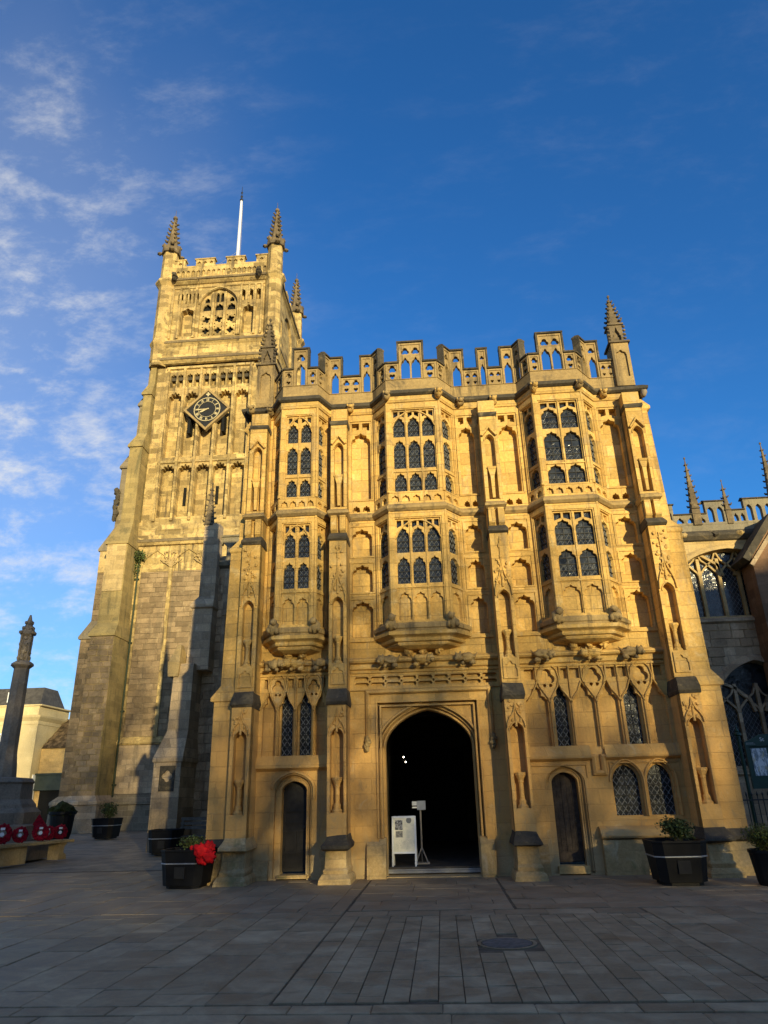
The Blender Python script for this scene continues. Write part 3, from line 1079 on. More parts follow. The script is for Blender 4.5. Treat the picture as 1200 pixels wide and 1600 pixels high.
BX = [(-4.72, -4.26), (-2.50, -2.07), (1.51, 1.95), (5.37, 5.80)]
P1, P2, P3 = .72, .58, .42          # how far each stage stands out from the wall
for bi, (x0, x1) in enumerate(BX):
    c = (x0 + x1) / 2
    b = MB()
    niche_stage(b, x0, x1, -P1, .72, 3.58, 1.28, 3.04, .24, .30)
    niche_stage(b, x0, x1, -P2, 3.90, 7.62, 4.52, 6.12, .20, .27)
    b.slab(rect(x0 + .05, x1 - .05, 4.02, 4.48), [arch(c, .30, 4.06, 4.24, .18, .12, 3, .06)], -P2 - .035, -P2)
    b.slab(rect(x0, x1, 7.70, 8.50), (), -P3, .06)
    niche_stage(b, x0, x1, -P3, 8.50, 11.0, 8.56, 10.42, .16, .25)
    b.box(x0 - .003, x1 + .003, -P3 + .06, .05, 11.0, 11.5)
    for u in (x0 + .10, x1 - .10):               # paired shafts below the upper string
        b.prof([(-P3, 7.78), (-P3 - .13, 7.88), (-P3 - .13, 8.28), (-P3, 8.30)], u - .075, u + .075)
    b.sweep2([(x1 - .03, 10.38), (c + .08, 10.52), (c, 10.64), (c - .08, 10.52), (x0 + .03, 10.38)], [(-.03, -P3), (.03, -P3), (.02, -P3 - .08), (-.02, -P3 - .08)])
    for (zb, zt, yf, hw) in ((5.98, 6.84, -P2, .20), (2.93, 3.42, -P1, .20)):
        for sg in (-1, 1):
            path = [(c + sg * hw * k, zb + (zt - zb) * q) for k, q in ((1, 0), (.92, .22), (.66, .42), (.36, .58), (.14, .76), (.03, 1))]
            b.sweep2(path, [(-.016, yf), (.016, yf), (.01, yf - .05), (-.01, yf - .05)])
    bo = b.obj('buttress', 'porch_stone', porch)
    g = MB()                                     # carved leafwork above the canopies
    for (zb, zt, yf, n) in ((6.3, 7.45, -P2 - .01, 26), (3.05, 3.52, -P1, 16)):
        for i in range(n):
            k = R.random()
            zz = zb + (zt - zb) * k
            g.blob((c + R.uniform(-.16, .16), yf, zz), (R.uniform(.025, .05), .04, R.uniform(.03, .07)), i + bi * 50, 1, .6)
        g.tube((c, yf - .01, zb - .1), (c, yf - .01, zt - .05), .028, 6, .015)
    g.obj('carved_canopy', 'porch_stone', bo)
    pedestal(c, -P1 + .13, 1.28, 2.0, .27).obj('niche_pedestal', 'porch_stone', bo)
    pedestal(c, -P2 + .10, 4.52, 5.16, .25).obj('niche_pedestal', 'porch_stone', bo)
    f = -P3
    g = MB()
    g.loft([[(c - .10, f + .08, 9.40), (c - .10, f - .04, 9.40), (c + .10, f - .04, 9.40), (c + .10, f + .08, 9.40)], [(c - .12, f + .1, 9.46), (c - .12, f - .07, 9.46), (c + .12, f - .07, 9.46), (c + .12, f + .1, 9.46)]])
    g.loft([[(c - .035, f + .1, 8.60), (c - .035, f - .01, 8.60), (c + .035, f - .01, 8.60), (c + .035, f + .1, 8.60)], [(c - .05, f + .1, 9.2), (c - .05, f - .03, 9.2), (c + .05, f - .03, 9.2), (c + .05, f + .1, 9.2)], [(c - .10, f + .1, 9.39), (c - .10, f - .05, 9.39), (c + .10, f - .05, 9.39), (c + .10, f + .1, 9.39)]])
    g.obj('niche_pedestal', 'porch_stone', bo)
    # black-crusted set-offs, worn uneven
    r3 = random.Random(bi + 5)

    def worn(rings, nm, mat):
        g = MB()
        g.loft([[(a + r3.uniform(-.012, .012), b_ + r3.uniform(-.015, .015), z + r3.uniform(-.012, .012)) for a, b_, z in ring] for ring in rings])
        return g.obj(nm, mat, bo)
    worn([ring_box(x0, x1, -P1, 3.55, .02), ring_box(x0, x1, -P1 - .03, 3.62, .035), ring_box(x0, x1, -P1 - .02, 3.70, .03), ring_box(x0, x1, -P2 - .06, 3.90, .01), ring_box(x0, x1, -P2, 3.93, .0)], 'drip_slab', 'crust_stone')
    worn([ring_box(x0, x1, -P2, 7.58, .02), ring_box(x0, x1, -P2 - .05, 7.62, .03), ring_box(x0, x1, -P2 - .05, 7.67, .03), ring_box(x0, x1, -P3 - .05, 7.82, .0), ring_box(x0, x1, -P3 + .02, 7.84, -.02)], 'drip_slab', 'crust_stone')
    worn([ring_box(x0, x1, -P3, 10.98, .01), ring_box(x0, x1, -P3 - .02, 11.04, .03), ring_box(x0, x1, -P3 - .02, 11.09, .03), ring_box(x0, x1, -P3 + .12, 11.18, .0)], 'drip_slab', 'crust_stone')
    worn([ring_box(x0, x1, -P3 - .02, 8.28, .02), ring_box(x0, x1, -P3 - .12, 8.34, .05), ring_box(x0, x1, -P3 - .12, 8.40, .05), ring_box(x0, x1, -P3 + .02, 8.52, .0)], 'string_course', 'parapet_stone')
    worn([ring_box(x0, x1, -P1 - .13, .06, .03), ring_box(x0, x1, -P1 - .13, .17, .045), ring_box(x0, x1, -P1 - .09, .23, .02), ring_box(x0, x1, -P1 - .07, .60, .0)], 'plinth', 'plinth_stone')
    worn([ring_box(x0, x1, -P1 - .22, -.12, .12), ring_box(x0, x1, -P1 - .21, .02, .11), ring_box(x0, x1, -P1 - .14, .10, .06)], 'foot_block', 'plinth_stone')
    worn([ring_box(x0, x1, -P1 - .08, .55, .03), ring_box(x0, x1, -P1 - .16, .59, .08), ring_box(x0, x1, -P1 - .16, .65, .08), ring_box(x0, x1, -P1 - .06, .74, .03), ring_box(x0, x1, -P1, .84, .0)], 'plinth_moulding', 'crust_stone' if bi else 'plinth_stone')

# plain buttresses running out sideways from the two corners
for sg, xi in ((-1, -4.70), (1, 5.78)):
    b = MB()

    def sd(out, y0, z):
        a, c_ = (xi, xi + sg * out)
        return [(a, y0, z), (c_, y0, z), (c_, y0 + .62, z), (a, y0 + .62, z)]
    k = 0 if sg > 0 else -.06
    b.loft([sd(.57 + k, -.50, .7), sd(.58 + k, -.50, 3.72), sd(.66 + k, -.53, 3.74), sd(.66 + k, -.53, 3.82), sd(.46 + k, -.44, 4.10), sd(.42 + k, -.42, 7.42), sd(.45 + k, -.45, 7.46), sd(.45 + k, -.45, 7.54), sd(.26 + k, -.32, 7.80),
            sd(.20 + k, -.28, 10.95), sd(.28 + k, -.32, 11.0), sd(.28 + k, -.32, 11.08), sd(.12, -.2, 11.35)])
    bo = b.obj('buttress', 'porch_stone', porch)
    g = MB()
    g.loft([sd(.72 + k, -.68, -.12), sd(.72 + k, -.68, .10), sd(.64 + k, -.62, .22), sd(.61 + k, -.56, .56)])
    g.obj('plinth', 'plinth_stone', bo)
    g = MB()
    g.loft([sd(.62 + k, -.56, .55), sd(.73 + k, -.64, .60), sd(.73 + k, -.64, .66), sd(.58 + k, -.52, .80)])
    g.obj('plinth_moulding', 'crust_stone', bo)

# ------------------------------------------------------------------ body, cornice, battlements
s = MB()
s.box(-4.70, -4.3, .4, 10, -.12, 11.66)
s.obj('side_wall', 'porch_stone', porch)
s = MB()
s.box(5.4, 5.78, .4, 10, -.12, 11.66)
s.obj('side_wall', 'porch_stone', porch)
s = MB()
s.box(-4.7, 5.75, .1, 10, 11.5, 11.62)
s.obj('roof', 'slate', porch)
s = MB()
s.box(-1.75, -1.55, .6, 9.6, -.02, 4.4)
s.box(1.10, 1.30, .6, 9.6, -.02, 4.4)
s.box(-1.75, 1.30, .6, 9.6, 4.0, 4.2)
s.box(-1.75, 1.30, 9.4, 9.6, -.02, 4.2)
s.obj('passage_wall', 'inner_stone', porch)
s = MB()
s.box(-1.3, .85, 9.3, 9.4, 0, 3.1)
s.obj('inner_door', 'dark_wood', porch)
s = MB()
s.box(-1.5, 1.05, 2.2, 2.3, 3.52, 3.56)
s.obj('tie_bar', 'iron', porch)
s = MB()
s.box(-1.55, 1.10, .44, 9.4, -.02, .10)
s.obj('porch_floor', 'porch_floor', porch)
for z0, z1, y in ((.035, .06, .43), (-.02, .03, .40)):
    s = MB()
    s.box(-1.27, .78, y, .46, z0, z1)
    s.obj('threshold_strip', 'steel', porch)

PATH = [(-5.0, 6.0), (-4.92, -.05), (-4.17, 0), (-3.83, -PJ), (-2.86, -PJ), (-2.62, 0), (-1.38, 0), (-.97, -PJ), (.45, -PJ), (.85, 0), (2.65, 0), (2.97, -PJ), (4.24, -PJ), (4.68, 0), (6.0, -.05), (6.05, 6.0)]
PATH2 = [(-4.74, 6.0), (-4.74, 0)] + PATH[2:-2] + [(5.80, 0), (5.80, 6.0)]
s = MB()
s.sweep(PATH2, [(-.05, 11.48), (.03, 11.48), (.06, 11.54), (.04, 11.60), (.05, 11.66), (-.05, 11.68)])
s.obj('cornice', 'porch_stone', porch)
s = MB()
s.sweep(PATH, [(-.1, 11.66), (.08, 11.66), (.15, 11.70), (.16, 11.77), (.05, 11.86), (-.1, 11.87)])
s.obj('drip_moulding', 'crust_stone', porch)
s = MB()
for k in range(3):
    W = WIN[k]
    s.sweep([(W['wl'] - .02, .0), (W['fl'], -PJ), (W['fr'], -PJ), (W['wr'] + .02, 0)], [(-.05, 8.30), (.03, 8.30), (.10, 8.36), (.10, 8.42), (.0, 8.52), (-.05, 8.52)])
for a, b in ((-2.05, -1.36), (.83, 1.47), (1.90, 2.67), (4.66, 5.24)):
    s.sweep([(a, 0), (b, 0)], [(-.05, 8.30), (.03, 8.30), (.10, 8.36), (.10, 8.42), (.0, 8.52), (-.05, 8.52)])
s.obj('string_course', 'parapet_stone', porch)
for i, (x, y) in enumerate([(-2.0, -.05), (-.95, -.62), (.45, -.62), (1.05, -.05), (1.95, -.05), (-4.25, -.12), (3.0, -.6), (4.2, -.6), (4.95, -.06), (-4.75, -.3)]):
    g = MB()
    g.blob((x, y - .08, 11.62), (.10, .13, .12), i, 2, .5, 2)
    g.blob((x + .02, y - .20, 11.64), (.07, .08, .07), i + 30, 2, .5, 2.4)
    g.blob((x - .07, y - .16, 11.71), (.03, .03, .05), i + 60, 1, .3)
    g.blob((x + .09, y - .16, 11.71), (.03, .03, .05), i + 70, 1, .3)
    g.obj('cornice_head', 'parapet_stone' if i % 2 else 'porch_stone', porch, smooth=True)
g = MB()
g.blob((6.03, -.12, 11.58), (.09, .13, .12), 3, 2, .3)
g.obj('cornice_head', 'memorial_stone', porch, smooth=True)

ZB, ZL, ZH = 12.21, 12.74, 13.40
T = .13


def pierce_low(u0, u1, n):
    hs_ = []
    w_ = (u1 - u0) / n
    for i in range(n):
        c = u0 + (i + .5) * w_
        hw = min(.18, w_ * .43)
        hs_.append(foil(c, ZB + .345, hw * .86, 3, PI / 2, 24, .38))
        hs_.append(foil(c, ZB + .12, hw * .62, 3, -PI / 2 + .0, 20, .45))
    return hs_


def pierce_high(u0, u1, n):
    hs_ = []
    w_ = (u1 - u0) / n
    for i in range(n):
        c = u0 + (i + .5) * w_
        hw = w_ * (.80 if n == 1 else .84)
        hs_.append(arch(c, hw, ZB + .02, ZB + .50, .22, .5, 3, .03, 12))
        hs_.append(foil(c, ZB + .91, hw * .50, 3, PI / 2, 24, .38))
    return hs_


pieces = []
for k, W in enumerate(WIN):
    L = W['fr'] - W['fl']
    P = [(W['wl'], 0), (W['fl'], -PJ), (W['fr'], -PJ), (W['wr'], 0)]
    mw_ = .40 if k == 0 else .66
    a, b = L / 2 - mw_ / 2, L / 2 + mw_ / 2
    pieces += [(P[1], P[2], 0, a, 0, 1), (P[1], P[2], a, b, 1, 1 if k == 0 else 2), (P[1], P[2], b, L, 0, 1)]
    Lc = math.hypot(P[1][0] - P[0][0], PJ)
    if k == 0:
        pieces += [(P[0], P[1], 0, Lc, 0, 1)]
    else:
        pieces += [(P[0], P[1], 0, Lc * .48, 1, 1), (P[0], P[1], Lc * .48, Lc, 0, 1)]
    Lc = math.hypot(P[3][0] - P[2][0], PJ)
    pieces += [(P[2], P[3], 0, Lc * .52, 0, 1), (P[2], P[3], Lc * .52, Lc, 1, 1)]
pieces += [((-2.62, 0), (-1.38, 0), 0, .34, 1, 1), ((-2.62, 0), (-1.38, 0), .34, .92, 0, 2), ((-2.62, 0), (-1.38, 0), .92, 1.24, 1, 1)]
pieces += [((.85, 0), (2.65, 0), 0, .36, 1, 1), ((.85, 0), (2.65, 0), .36, .80, 0, 2), ((.85, 0), (2.65, 0), .80, 1.04, 1, 1), ((.85, 0), (2.65, 0), 1.04, 1.46, 0, 2), ((.85, 0), (2.65, 0), 1.46, 1.80, 1, 1)]
pieces += [((4.68, 0), (5.80, 0), 0, .32, 1, 1), ((4.68, 0), (5.80, 0), .32, .72, 0, 2), ((-4.74, 0), (-4.17, 0), .40, .57, 0, 1)]
base = MB()
base.sweep(PATH2, [(0, 11.86), (0, ZB), (.0, ZB), (-T, ZB), (-T, 11.86)])
base.obj('parapet_base', 'parapet_stone', porch)
for (p, q, u0, u1, hi, n) in pieces:
    fr, L = between(p, q)
    zt = ZH if hi else ZL
    m = MB(fr)
    m.slab(rect(u0, u1, ZB - .002, zt), pierce_high(u0 + .04, u1 - .04, n) if hi else pierce_low(u0 + .02, u1 - .02, n), .0, T, True)
    m.slab(rect(u0 + .01, u1 - .01, ZB + .0, zt - .02), [rect(u0 + .05, u1 - .05, ZB + .015, zt - .07)], -.022, 0)
    o = m.obj('merlon' if hi else 'parapet_panel', 'parapet_stone', porch)
    g = MB(fr)
    e0 = .0
    g.prof([(-.05, zt), (-.065, zt + .03), (-.04, zt + .06), (T / 2, zt + .09), (T + .04, zt + .06), (T + .06, zt + .03), (T + .05, zt)], u0 - (.05 if hi else 0), u1 + (.05 if hi else 0))
    if hi:
        for uu_, s1 in ((u0, -1), (u1, 1)):
            if (abs(uu_) < 1e-6 or abs(uu_ - L) < 1e-6):
                continue
            g.box(min(uu_, uu_ + s1 * .045), max(uu_, uu_ + s1 * .045), -.045, T + .04, ZL + .06, zt + .01)
    g.obj('coping', 'crust_stone', o)


def spirelet(mb, x, y, z0, z1, r, n=6, cr=.06, k0=0):
    mb.lathe(x, y, [(r * 1.15, z0), (r * 1.2, z0 + .04), (r, z0 + .06), (r * .08, z1 - .12), (r * .22, z1 - .08), (r * .2, z1 - .03), (0.005, z1)], 4, PI / 4)
    for i in range(n):
        f = (i + .4) / (n + .3)
        z = z0 + .06 + (z1 - z0 - .2) * f
        rr_ = r * (1 - f) * .92 + .01
        s_ = cr * (1 - f * .45)
        for a in range(4):
            q = PI / 4 + a * PI / 2
            cx_, cy_ = x + math.cos(q) * (rr_ + s_ * .5), y + math.sin(q) * (rr_ + s_ * .5)
            mb.blob((cx_, cy_, z), (s_ * .75, s_ * .75, s_ * .55), i + a + k0, 1, .4)
            mb.blob((cx_ + math.cos(q) * s_ * .6, cy_ + math.sin(q) * s_ * .6, z + s_ * .5), (s_ * .4, s_ * .4, s_ * .45), i + a, 1, .3)


for (x0, x1, top) in ((5.38, 5.86, 15.1), (-4.70, -4.20, 15.1)):
    c = (x0 + x1) / 2
    m = MB()
    m.slab(rect(x0, x1, 11.86, 13.25), [arch(c, .30, 12.15, 12.86, .16, .2, 3, .04)], -.12, .0)
    m.box(x0 + .004, x1 - .004, -.06, .40, 11.87, 13.25)
    po = m.obj('pinnacle', 'parapet_stone', porch)
    g = MB()
    g.box(x0 - .05, x1 + .05, -.17, .45, 13.25, 13.31)
    g.slab(rect(c - .18, c + .18, 13.31, 13.92), [ogee(c, .22, 13.36, 13.55, .28, 3, .05)], -.05, .04)
    g.box(c - .176, c + .176, .03, .30, 13.31, 13.92)
    g.box(c - .22, c + .22, -.09, .35, 13.90, 13.96)
    spirelet(g, c, .13, 13.95, top, .20, 6, .085)
    for sg in (-1, 1):
        for i in range(4):
            g.blob((c + sg * .22, -.05, 13.45 + i * .13), (.05, .05, .045), i, 1, .4)
    g.obj('spirelet', 'pinnacle_stone', po)
# lamps far inside the passage
for i, z in enumerate((2.66, 2.52)):
    t_ = thing('passage_lamp', ('upper' if i == 0 else 'lower') + ' of two tiny lit lamps glowing in the dark entrance arch', 'lamp', (-1.10 + i * .06, 5.5, z), 'lamps inside the porch')
    g = MB()
    g.blob((-1.10 + i * .06, 5.5, z), (.017, .017, .02), 0, 2, 0)
    g.obj('bulb', 'lamp_glow', t_)
    g = MB()
    g.tube((-1.10 + i * .06, 5.5, z + .035), (-1.10 + i * .06, 5.5, z + .09), .02, 8)
    g.tube((-1.10 + i * .06, 5.5, z + .05), (-1.54, 5.5, z + .05), .008, 6)
    g.obj('lamp_arm', 'iron', t_)

# wall behind the corbels of the bay windows
s = MB()
for W in WIN:
    s.box(W['wl'] - .04, W['wr'] + .04, .006, .118, 4.69, 5.55)
    s.box(W['wl'] - .04, W['wr'] + .04, .25, .35, 5.5, 11.6)
s.obj('oriel_back', 'porch_stone', porch)

# ------------------------------------------------------------------ cut stone blocks
def block_mesh(name, mat, seed, c=.012):
    r = random.Random(seed)
    v, f = [], []
    j = lambda: r.uniform(-.02, .02)
    for (s_, y) in ((.5, 0.), (.5, -.7), (.5 - .035, -1.)):
        for (a, b) in ((-1, -1), (1, -1), (1, 1), (-1, 1)):
            v.append((a * s_ + j() * .4, y + (j() * 2 if y < -.9 else 0), b * s_ + j() * .6))
    for k in range(2):
        for i in range(4):
            f.append((k * 4 + i, k * 4 + (i + 1) % 4, k * 4 + 4 + (i + 1) % 4, k * 4 + 4 + i))
    f.append((8, 9, 10, 11))
    me = bpy.data.meshes.new(name)
    me.from_pydata(v, [], f)
    me.materials.append(M[mat])
    return me


def coursed(fr, u0, u1, z0, z1, bw, bh, mat, parent, as_objects, rnd, proud=.05, name='stone_block', t=0., skip=None):
    meshes = [block_mesh(name, mat, k) for k in range(5)] if as_objects else None
    mb = MB(fr)
    z = z0
    ang = math.atan2(fr.d[1], fr.d[0])
    while z < z1 - .08:
        h = min(bh * rnd.uniform(.86, 1.14), z1 - z)
        u = u0 - rnd.uniform(0, bw * .6)
        while u < u1 - .05:
            w_ = bw * rnd.uniform(.62, 1.38)
            a, b = max(u, u0), min(u + w_, u1)
            u += w_
            if b - a < .08 or (skip and skip((a + b) / 2, z + h / 2)):
                continue
            pr = proud * rnd.uniform(.55, 1.3)
            if as_objects:
                o = bpy.data.objects.new(name, rnd.choice(meshes))
                COL.objects.link(o)
                p = fr((a + b) / 2, t, z + h / 2)
                o.location = p
                o.rotation_euler = (0, 0, ang)
                o.scale = (b - a - .022, pr, h - .02)
                o.parent = parent
                if parent.type == 'EMPTY':
                    o.matrix_parent_inverse = Matrix.Translation(-Vector(BASE[parent.name]))
            else:
                g = .011
                mb.add([(a + g, t, z + g), (b - g, t, z + g), (b - g, t, z + h - g), (a + g, t, z + h - g),
                        (a + g + .01, t - pr, z + g + .01), (b - g - .01, t - pr, z + g + .01), (b - g - .01, t - pr, z + h - g - .01), (a + g + .01, t - pr, z + h - g - .01)],
                       [(0, 1, 5, 4), (1, 2, 6, 5), (2, 3, 7, 6), (3, 0, 4, 7), (4, 5, 6, 7)])
        z += h
    if not as_objects:
        return mb.obj(name, mat, parent, 'stuff')


# ------------------------------------------------------------------ the tower
tower = thing('church_tower', 'tall weathered stone church tower with diamond clock face and four corner pinnacles', 'tower', (-16.5, 33.5, 0))
FT = 29.0
S = Frame(0, FT, 1, 0)
m = MB()
m.box(-21.2, -11.7, FT + .28, 38.6, 0, 20.2)
m.box(-21.15, -11.75, FT + .60, 38.6, 20.2, 42.2)
m.obj('tower_body', 'tower_stone', tower)
# belfry stage
TW = [(-21.2, -11.7)]
h = [arch(-16.38, 3.15, 36.45, 39.7, 1.55, .22, 0, 0, 20), arch(-18.98, 1.15, 36.6, 38.9, .5, .2, 3, .14), arch(-13.85, .95, 36.6, 38.9, .5, .2, 3, .14)]
xs = [-19.95 + .66 * i for i in range(11)]
for x in xs:
    if abs(x + .33 + 16.38) < 1.75:
        continue
    h.append(arch(x + .27, .46, 39.85, 40.75, .28, .2, 3, .09, 9))
m = MB(S)
m.slab(rect(-20.6, -12.55, 36.3, 42.0), h, 0, .62)
for x in (-20.3, -19.65, -18.32, -14.52, -13.3, -12.75):
    m.box(x - .08, x + .08, -.13, 0, 36.4, 41.4)
for x in (-18.98, -13.85):
    m.box(x - .06, x + .06, -.10, 0, 39.5, 41.4)
m.prof([(0, 41.35), (-.1, 41.4), (-.1, 41.5), (0, 41.55)], -20.6, -12.55)
m.sweep2([(p[0], max(36.4, p[1])) for p in arch(-16.38, 3.3, 36.4, 39.7, 1.66, .22, 0, 0, 20)][1:], [(-.09, 0), (.09, 0), (.05, -.1), (-.05, -.1)])
bs = m.obj('belfry_wall', 'tower_stone', tower)
m = MB(S)
hh = []
for i, c in enumerate((-17.40, -16.38, -15.36)):
    hh += [arch(c, .70, 39.15, 39.4, .45, .3, 3, .07, 9), foil(c, 38.25, .34, 4, .4, 20, .5), foil(c, 37.15, .32, 4, .0, 20, .5)]
    for dz in (38.25, 37.15):
        for sg in (-1, 1):
            for sz in (-1, 1):
                hh.append(foil(c + sg * .30, dz + sz * .38, .07, 2, 0, 8, .1))
hh += [arch(-16.56, .27, 40.0, 40.7, .25, .3, 0, 0, 8), arch(-16.18, .27, 40.0, 40.7, .25, .3, 0, 0, 8), arch(-17.42, .4, 39.98, 40.15, .3, .3, 0, 0, 8), arch(-15.34, .4, 39.98, 40.15, .3, .3, 0, 0, 8)]
m.slab(rect(-17.98, -14.78, 36.4, 41.3), hh, .22, .36)
for c in (-16.89, -15.87):
    m.box(c - .10, c + .10, .02, .25, 36.45, 40.9)
m.obj('louvre_tracery', 'tower_stone', bs)
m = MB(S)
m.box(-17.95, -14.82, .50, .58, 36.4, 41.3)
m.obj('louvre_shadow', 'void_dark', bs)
# clock stage panelling
h = []
ribs = [-19.95, -18.62, -17.29, -15.96, -14.63, -13.30]
for a, b in zip(ribs, ribs[1:]):
    c, w_ = (a + b) / 2, b - a - .26
    h.append(arch(c, w_, 20.7, 24.5, .5, .2, 5, .16, 15))
    h.append(arch(c, w_, 25.6, 30.75, .6, .2, 5, .16, 15))
    for k in (-1, 1):
        h.append(arch(c + k * w_ * .27, w_ * .44, 31.75, 32.75, .26, .2, 3, .10, 9))
m = MB(S)
m.slab(rect(-20.9, -12.2, 20.4, 33.6), h, .0, .62)
for x in ribs:
    m.box(x - .09, x + .09, -.17, 0, 20.4, 33.4)
m.prof([(0, 25.05), (-.12, 25.1), (-.12, 25.3), (0, 25.36)], -20.1, -13.1)
m.prof([(0, 33.35), (-.16, 33.4), (-.16, 33.6), (0, 33.7)], -20.1, -13.1)
cw = m.obj('clock_stage_wall', 'tower_stone', tower)
m = MB(S)  # dark stone strip set behind the top row of cusps
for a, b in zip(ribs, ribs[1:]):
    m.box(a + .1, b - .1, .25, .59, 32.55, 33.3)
m.obj('dark_panel_head', 'crust_stone', cw)
m = MB(S)
for x in (-17.95, -15.30, -18.0, -15.55):
    z = 27.6 if x in (-17.95, -15.30) else 21.8
    m.box(x - .10, x + .10, -.02 if z > 25 else .5, .62, z, z + 1.45)
m.obj('slit_window', 'void_dark', cw)
# weathered bands
for (prof, nm) in (([(-.05, 18.5), (.18, 18.55), (.30, 18.75), (.28, 18.9), (.12, 19.6), (.16, 19.7), (.0, 20.4), (-.05, 20.45)], 'string_course'),
                   ([(-.05, 33.9), (.12, 33.95), (.34, 34.2), (.32, 34.35), (.05, 34.8), (.05, 35.55), (.26, 35.8), (.28, 36.0), (.0, 36.35), (-.05, 36.4)], 'string_course'),
                   ([(-.05, 41.75), (.12, 41.8), (.38, 42.05), (.40, 42.2), (.1, 42.42), (-.05, 42.45)], 'cornice'),
                   ([(-.05, 4.9), (.15, 4.95), (.22, 5.05), (.0, 5.4), (-.05, 5.45)], 'string_course'),
                   ([(-.05, -.1), (.5, -.1), (.45, 1.35), (.55, 1.4), (.55, 1.55), (.1, 1.95), (-.05, 2.0)], 'plinth')):
    m = MB()
    m.sweep([(-21.2, 38.8), (-21.2, FT), (-11.7, FT), (-11.7, 38.6)], prof)
    m.obj(nm, 'tower_stone' if prof[0][1] > 3 else 'tower_brown', tower)
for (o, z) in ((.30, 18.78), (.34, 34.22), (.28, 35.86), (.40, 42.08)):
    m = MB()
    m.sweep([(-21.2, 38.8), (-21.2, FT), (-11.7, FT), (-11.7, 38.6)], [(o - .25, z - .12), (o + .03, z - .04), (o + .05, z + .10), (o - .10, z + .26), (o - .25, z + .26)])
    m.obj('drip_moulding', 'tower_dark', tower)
for i, x in enumerate((-20.15, -13.0)):
    g = MB()
    g.blob((x, FT - .45, 42.2), (.26, .4, .3), i, 2, .5, 2)
    g.blob((x + .05, FT - .8, 42.3), (.2, .22, .2), i + 8, 2, .5, 2)
    g.obj('gargoyle', 'crust_stone', tower)
# parapet with a blind arcade
m = MB(S)
h = [arch(-20.35 + .44 * i + .22, .27, 42.62, 43.15, .2, .2, 3, .05, 9) for i in range(18)]
m.slab(rect(-20.5, -12.5, 42.4, 43.8), h, -.02, .12)
m.box(-20.5, -12.5, .115, .4, 42.4, 43.8)
m.obj('parapet', 'tower_stone', tower)
for (x0, x1) in ((-20.4, -19.6), (-18.65, -17.05), (-15.98, -14.45), (-13.4, -12.5)):
    m = MB(S)
    n = max(1, int((x1 - x0) / .5))
    w_ = (x1 - x0) / n
    m.slab(rect(x0, x1, 43.8, 44.42), [foil(x0 + (i + .5) * w_, 44.08, .17, 4, 0, 16, .4) for i in range(n)], -.02, .15)
    m.box(x0 + .01, x1 - .01, .148, .38, 43.8, 44.42)
    m.box(x0 - .1, x1 + .1, -.08, .45, 44.42, 44.54)
    m.obj('merlon', 'tower_stone', tower)
m = MB()
m.box(-21.0, -20.7, FT, 38, 42.4, 43.9)
m.box(-12.1, -11.8, FT + .5, 38, 42.4, 43.9)
m.box(-21, -11.8, 38.1, 38.4, 42.4, 43.9)
m.box(-20.7, -12.1, FT + .4, 38.1, 42.3, 42.6)
m.obj('parapet', 'tower_stone', tower)
for k in range(5):
    m = MB()
    y = FT + 1.4 + k * 1.7
    m.box(-12.12, -11.78, y, y + .8, 43.9, 44.5)
    m.obj('merlon', 'tower_stone', tower)
# east belfry wall
m = MB(Frame(-11.7, FT, 0, 1))
m.slab(rect(.6, 8.9, 36.3, 41.9), [arch(4.8, 3.1, 36.45, 39.7, 1.5, .22, 0, 0, 18), arch(1.9, 1.0, 36.6, 38.9, .5, .2, 3, .14)], -.14, .1)
m.slab(rect(.6, 8.9, 20.4, 33.6), [arch(1.6 + 1.6 * i, 1.1, 22, 32, .6, .2, 5, .15) for i in range(5)], -.14, .1)
m.obj('belfry_wall', 'tower_stone', tower)
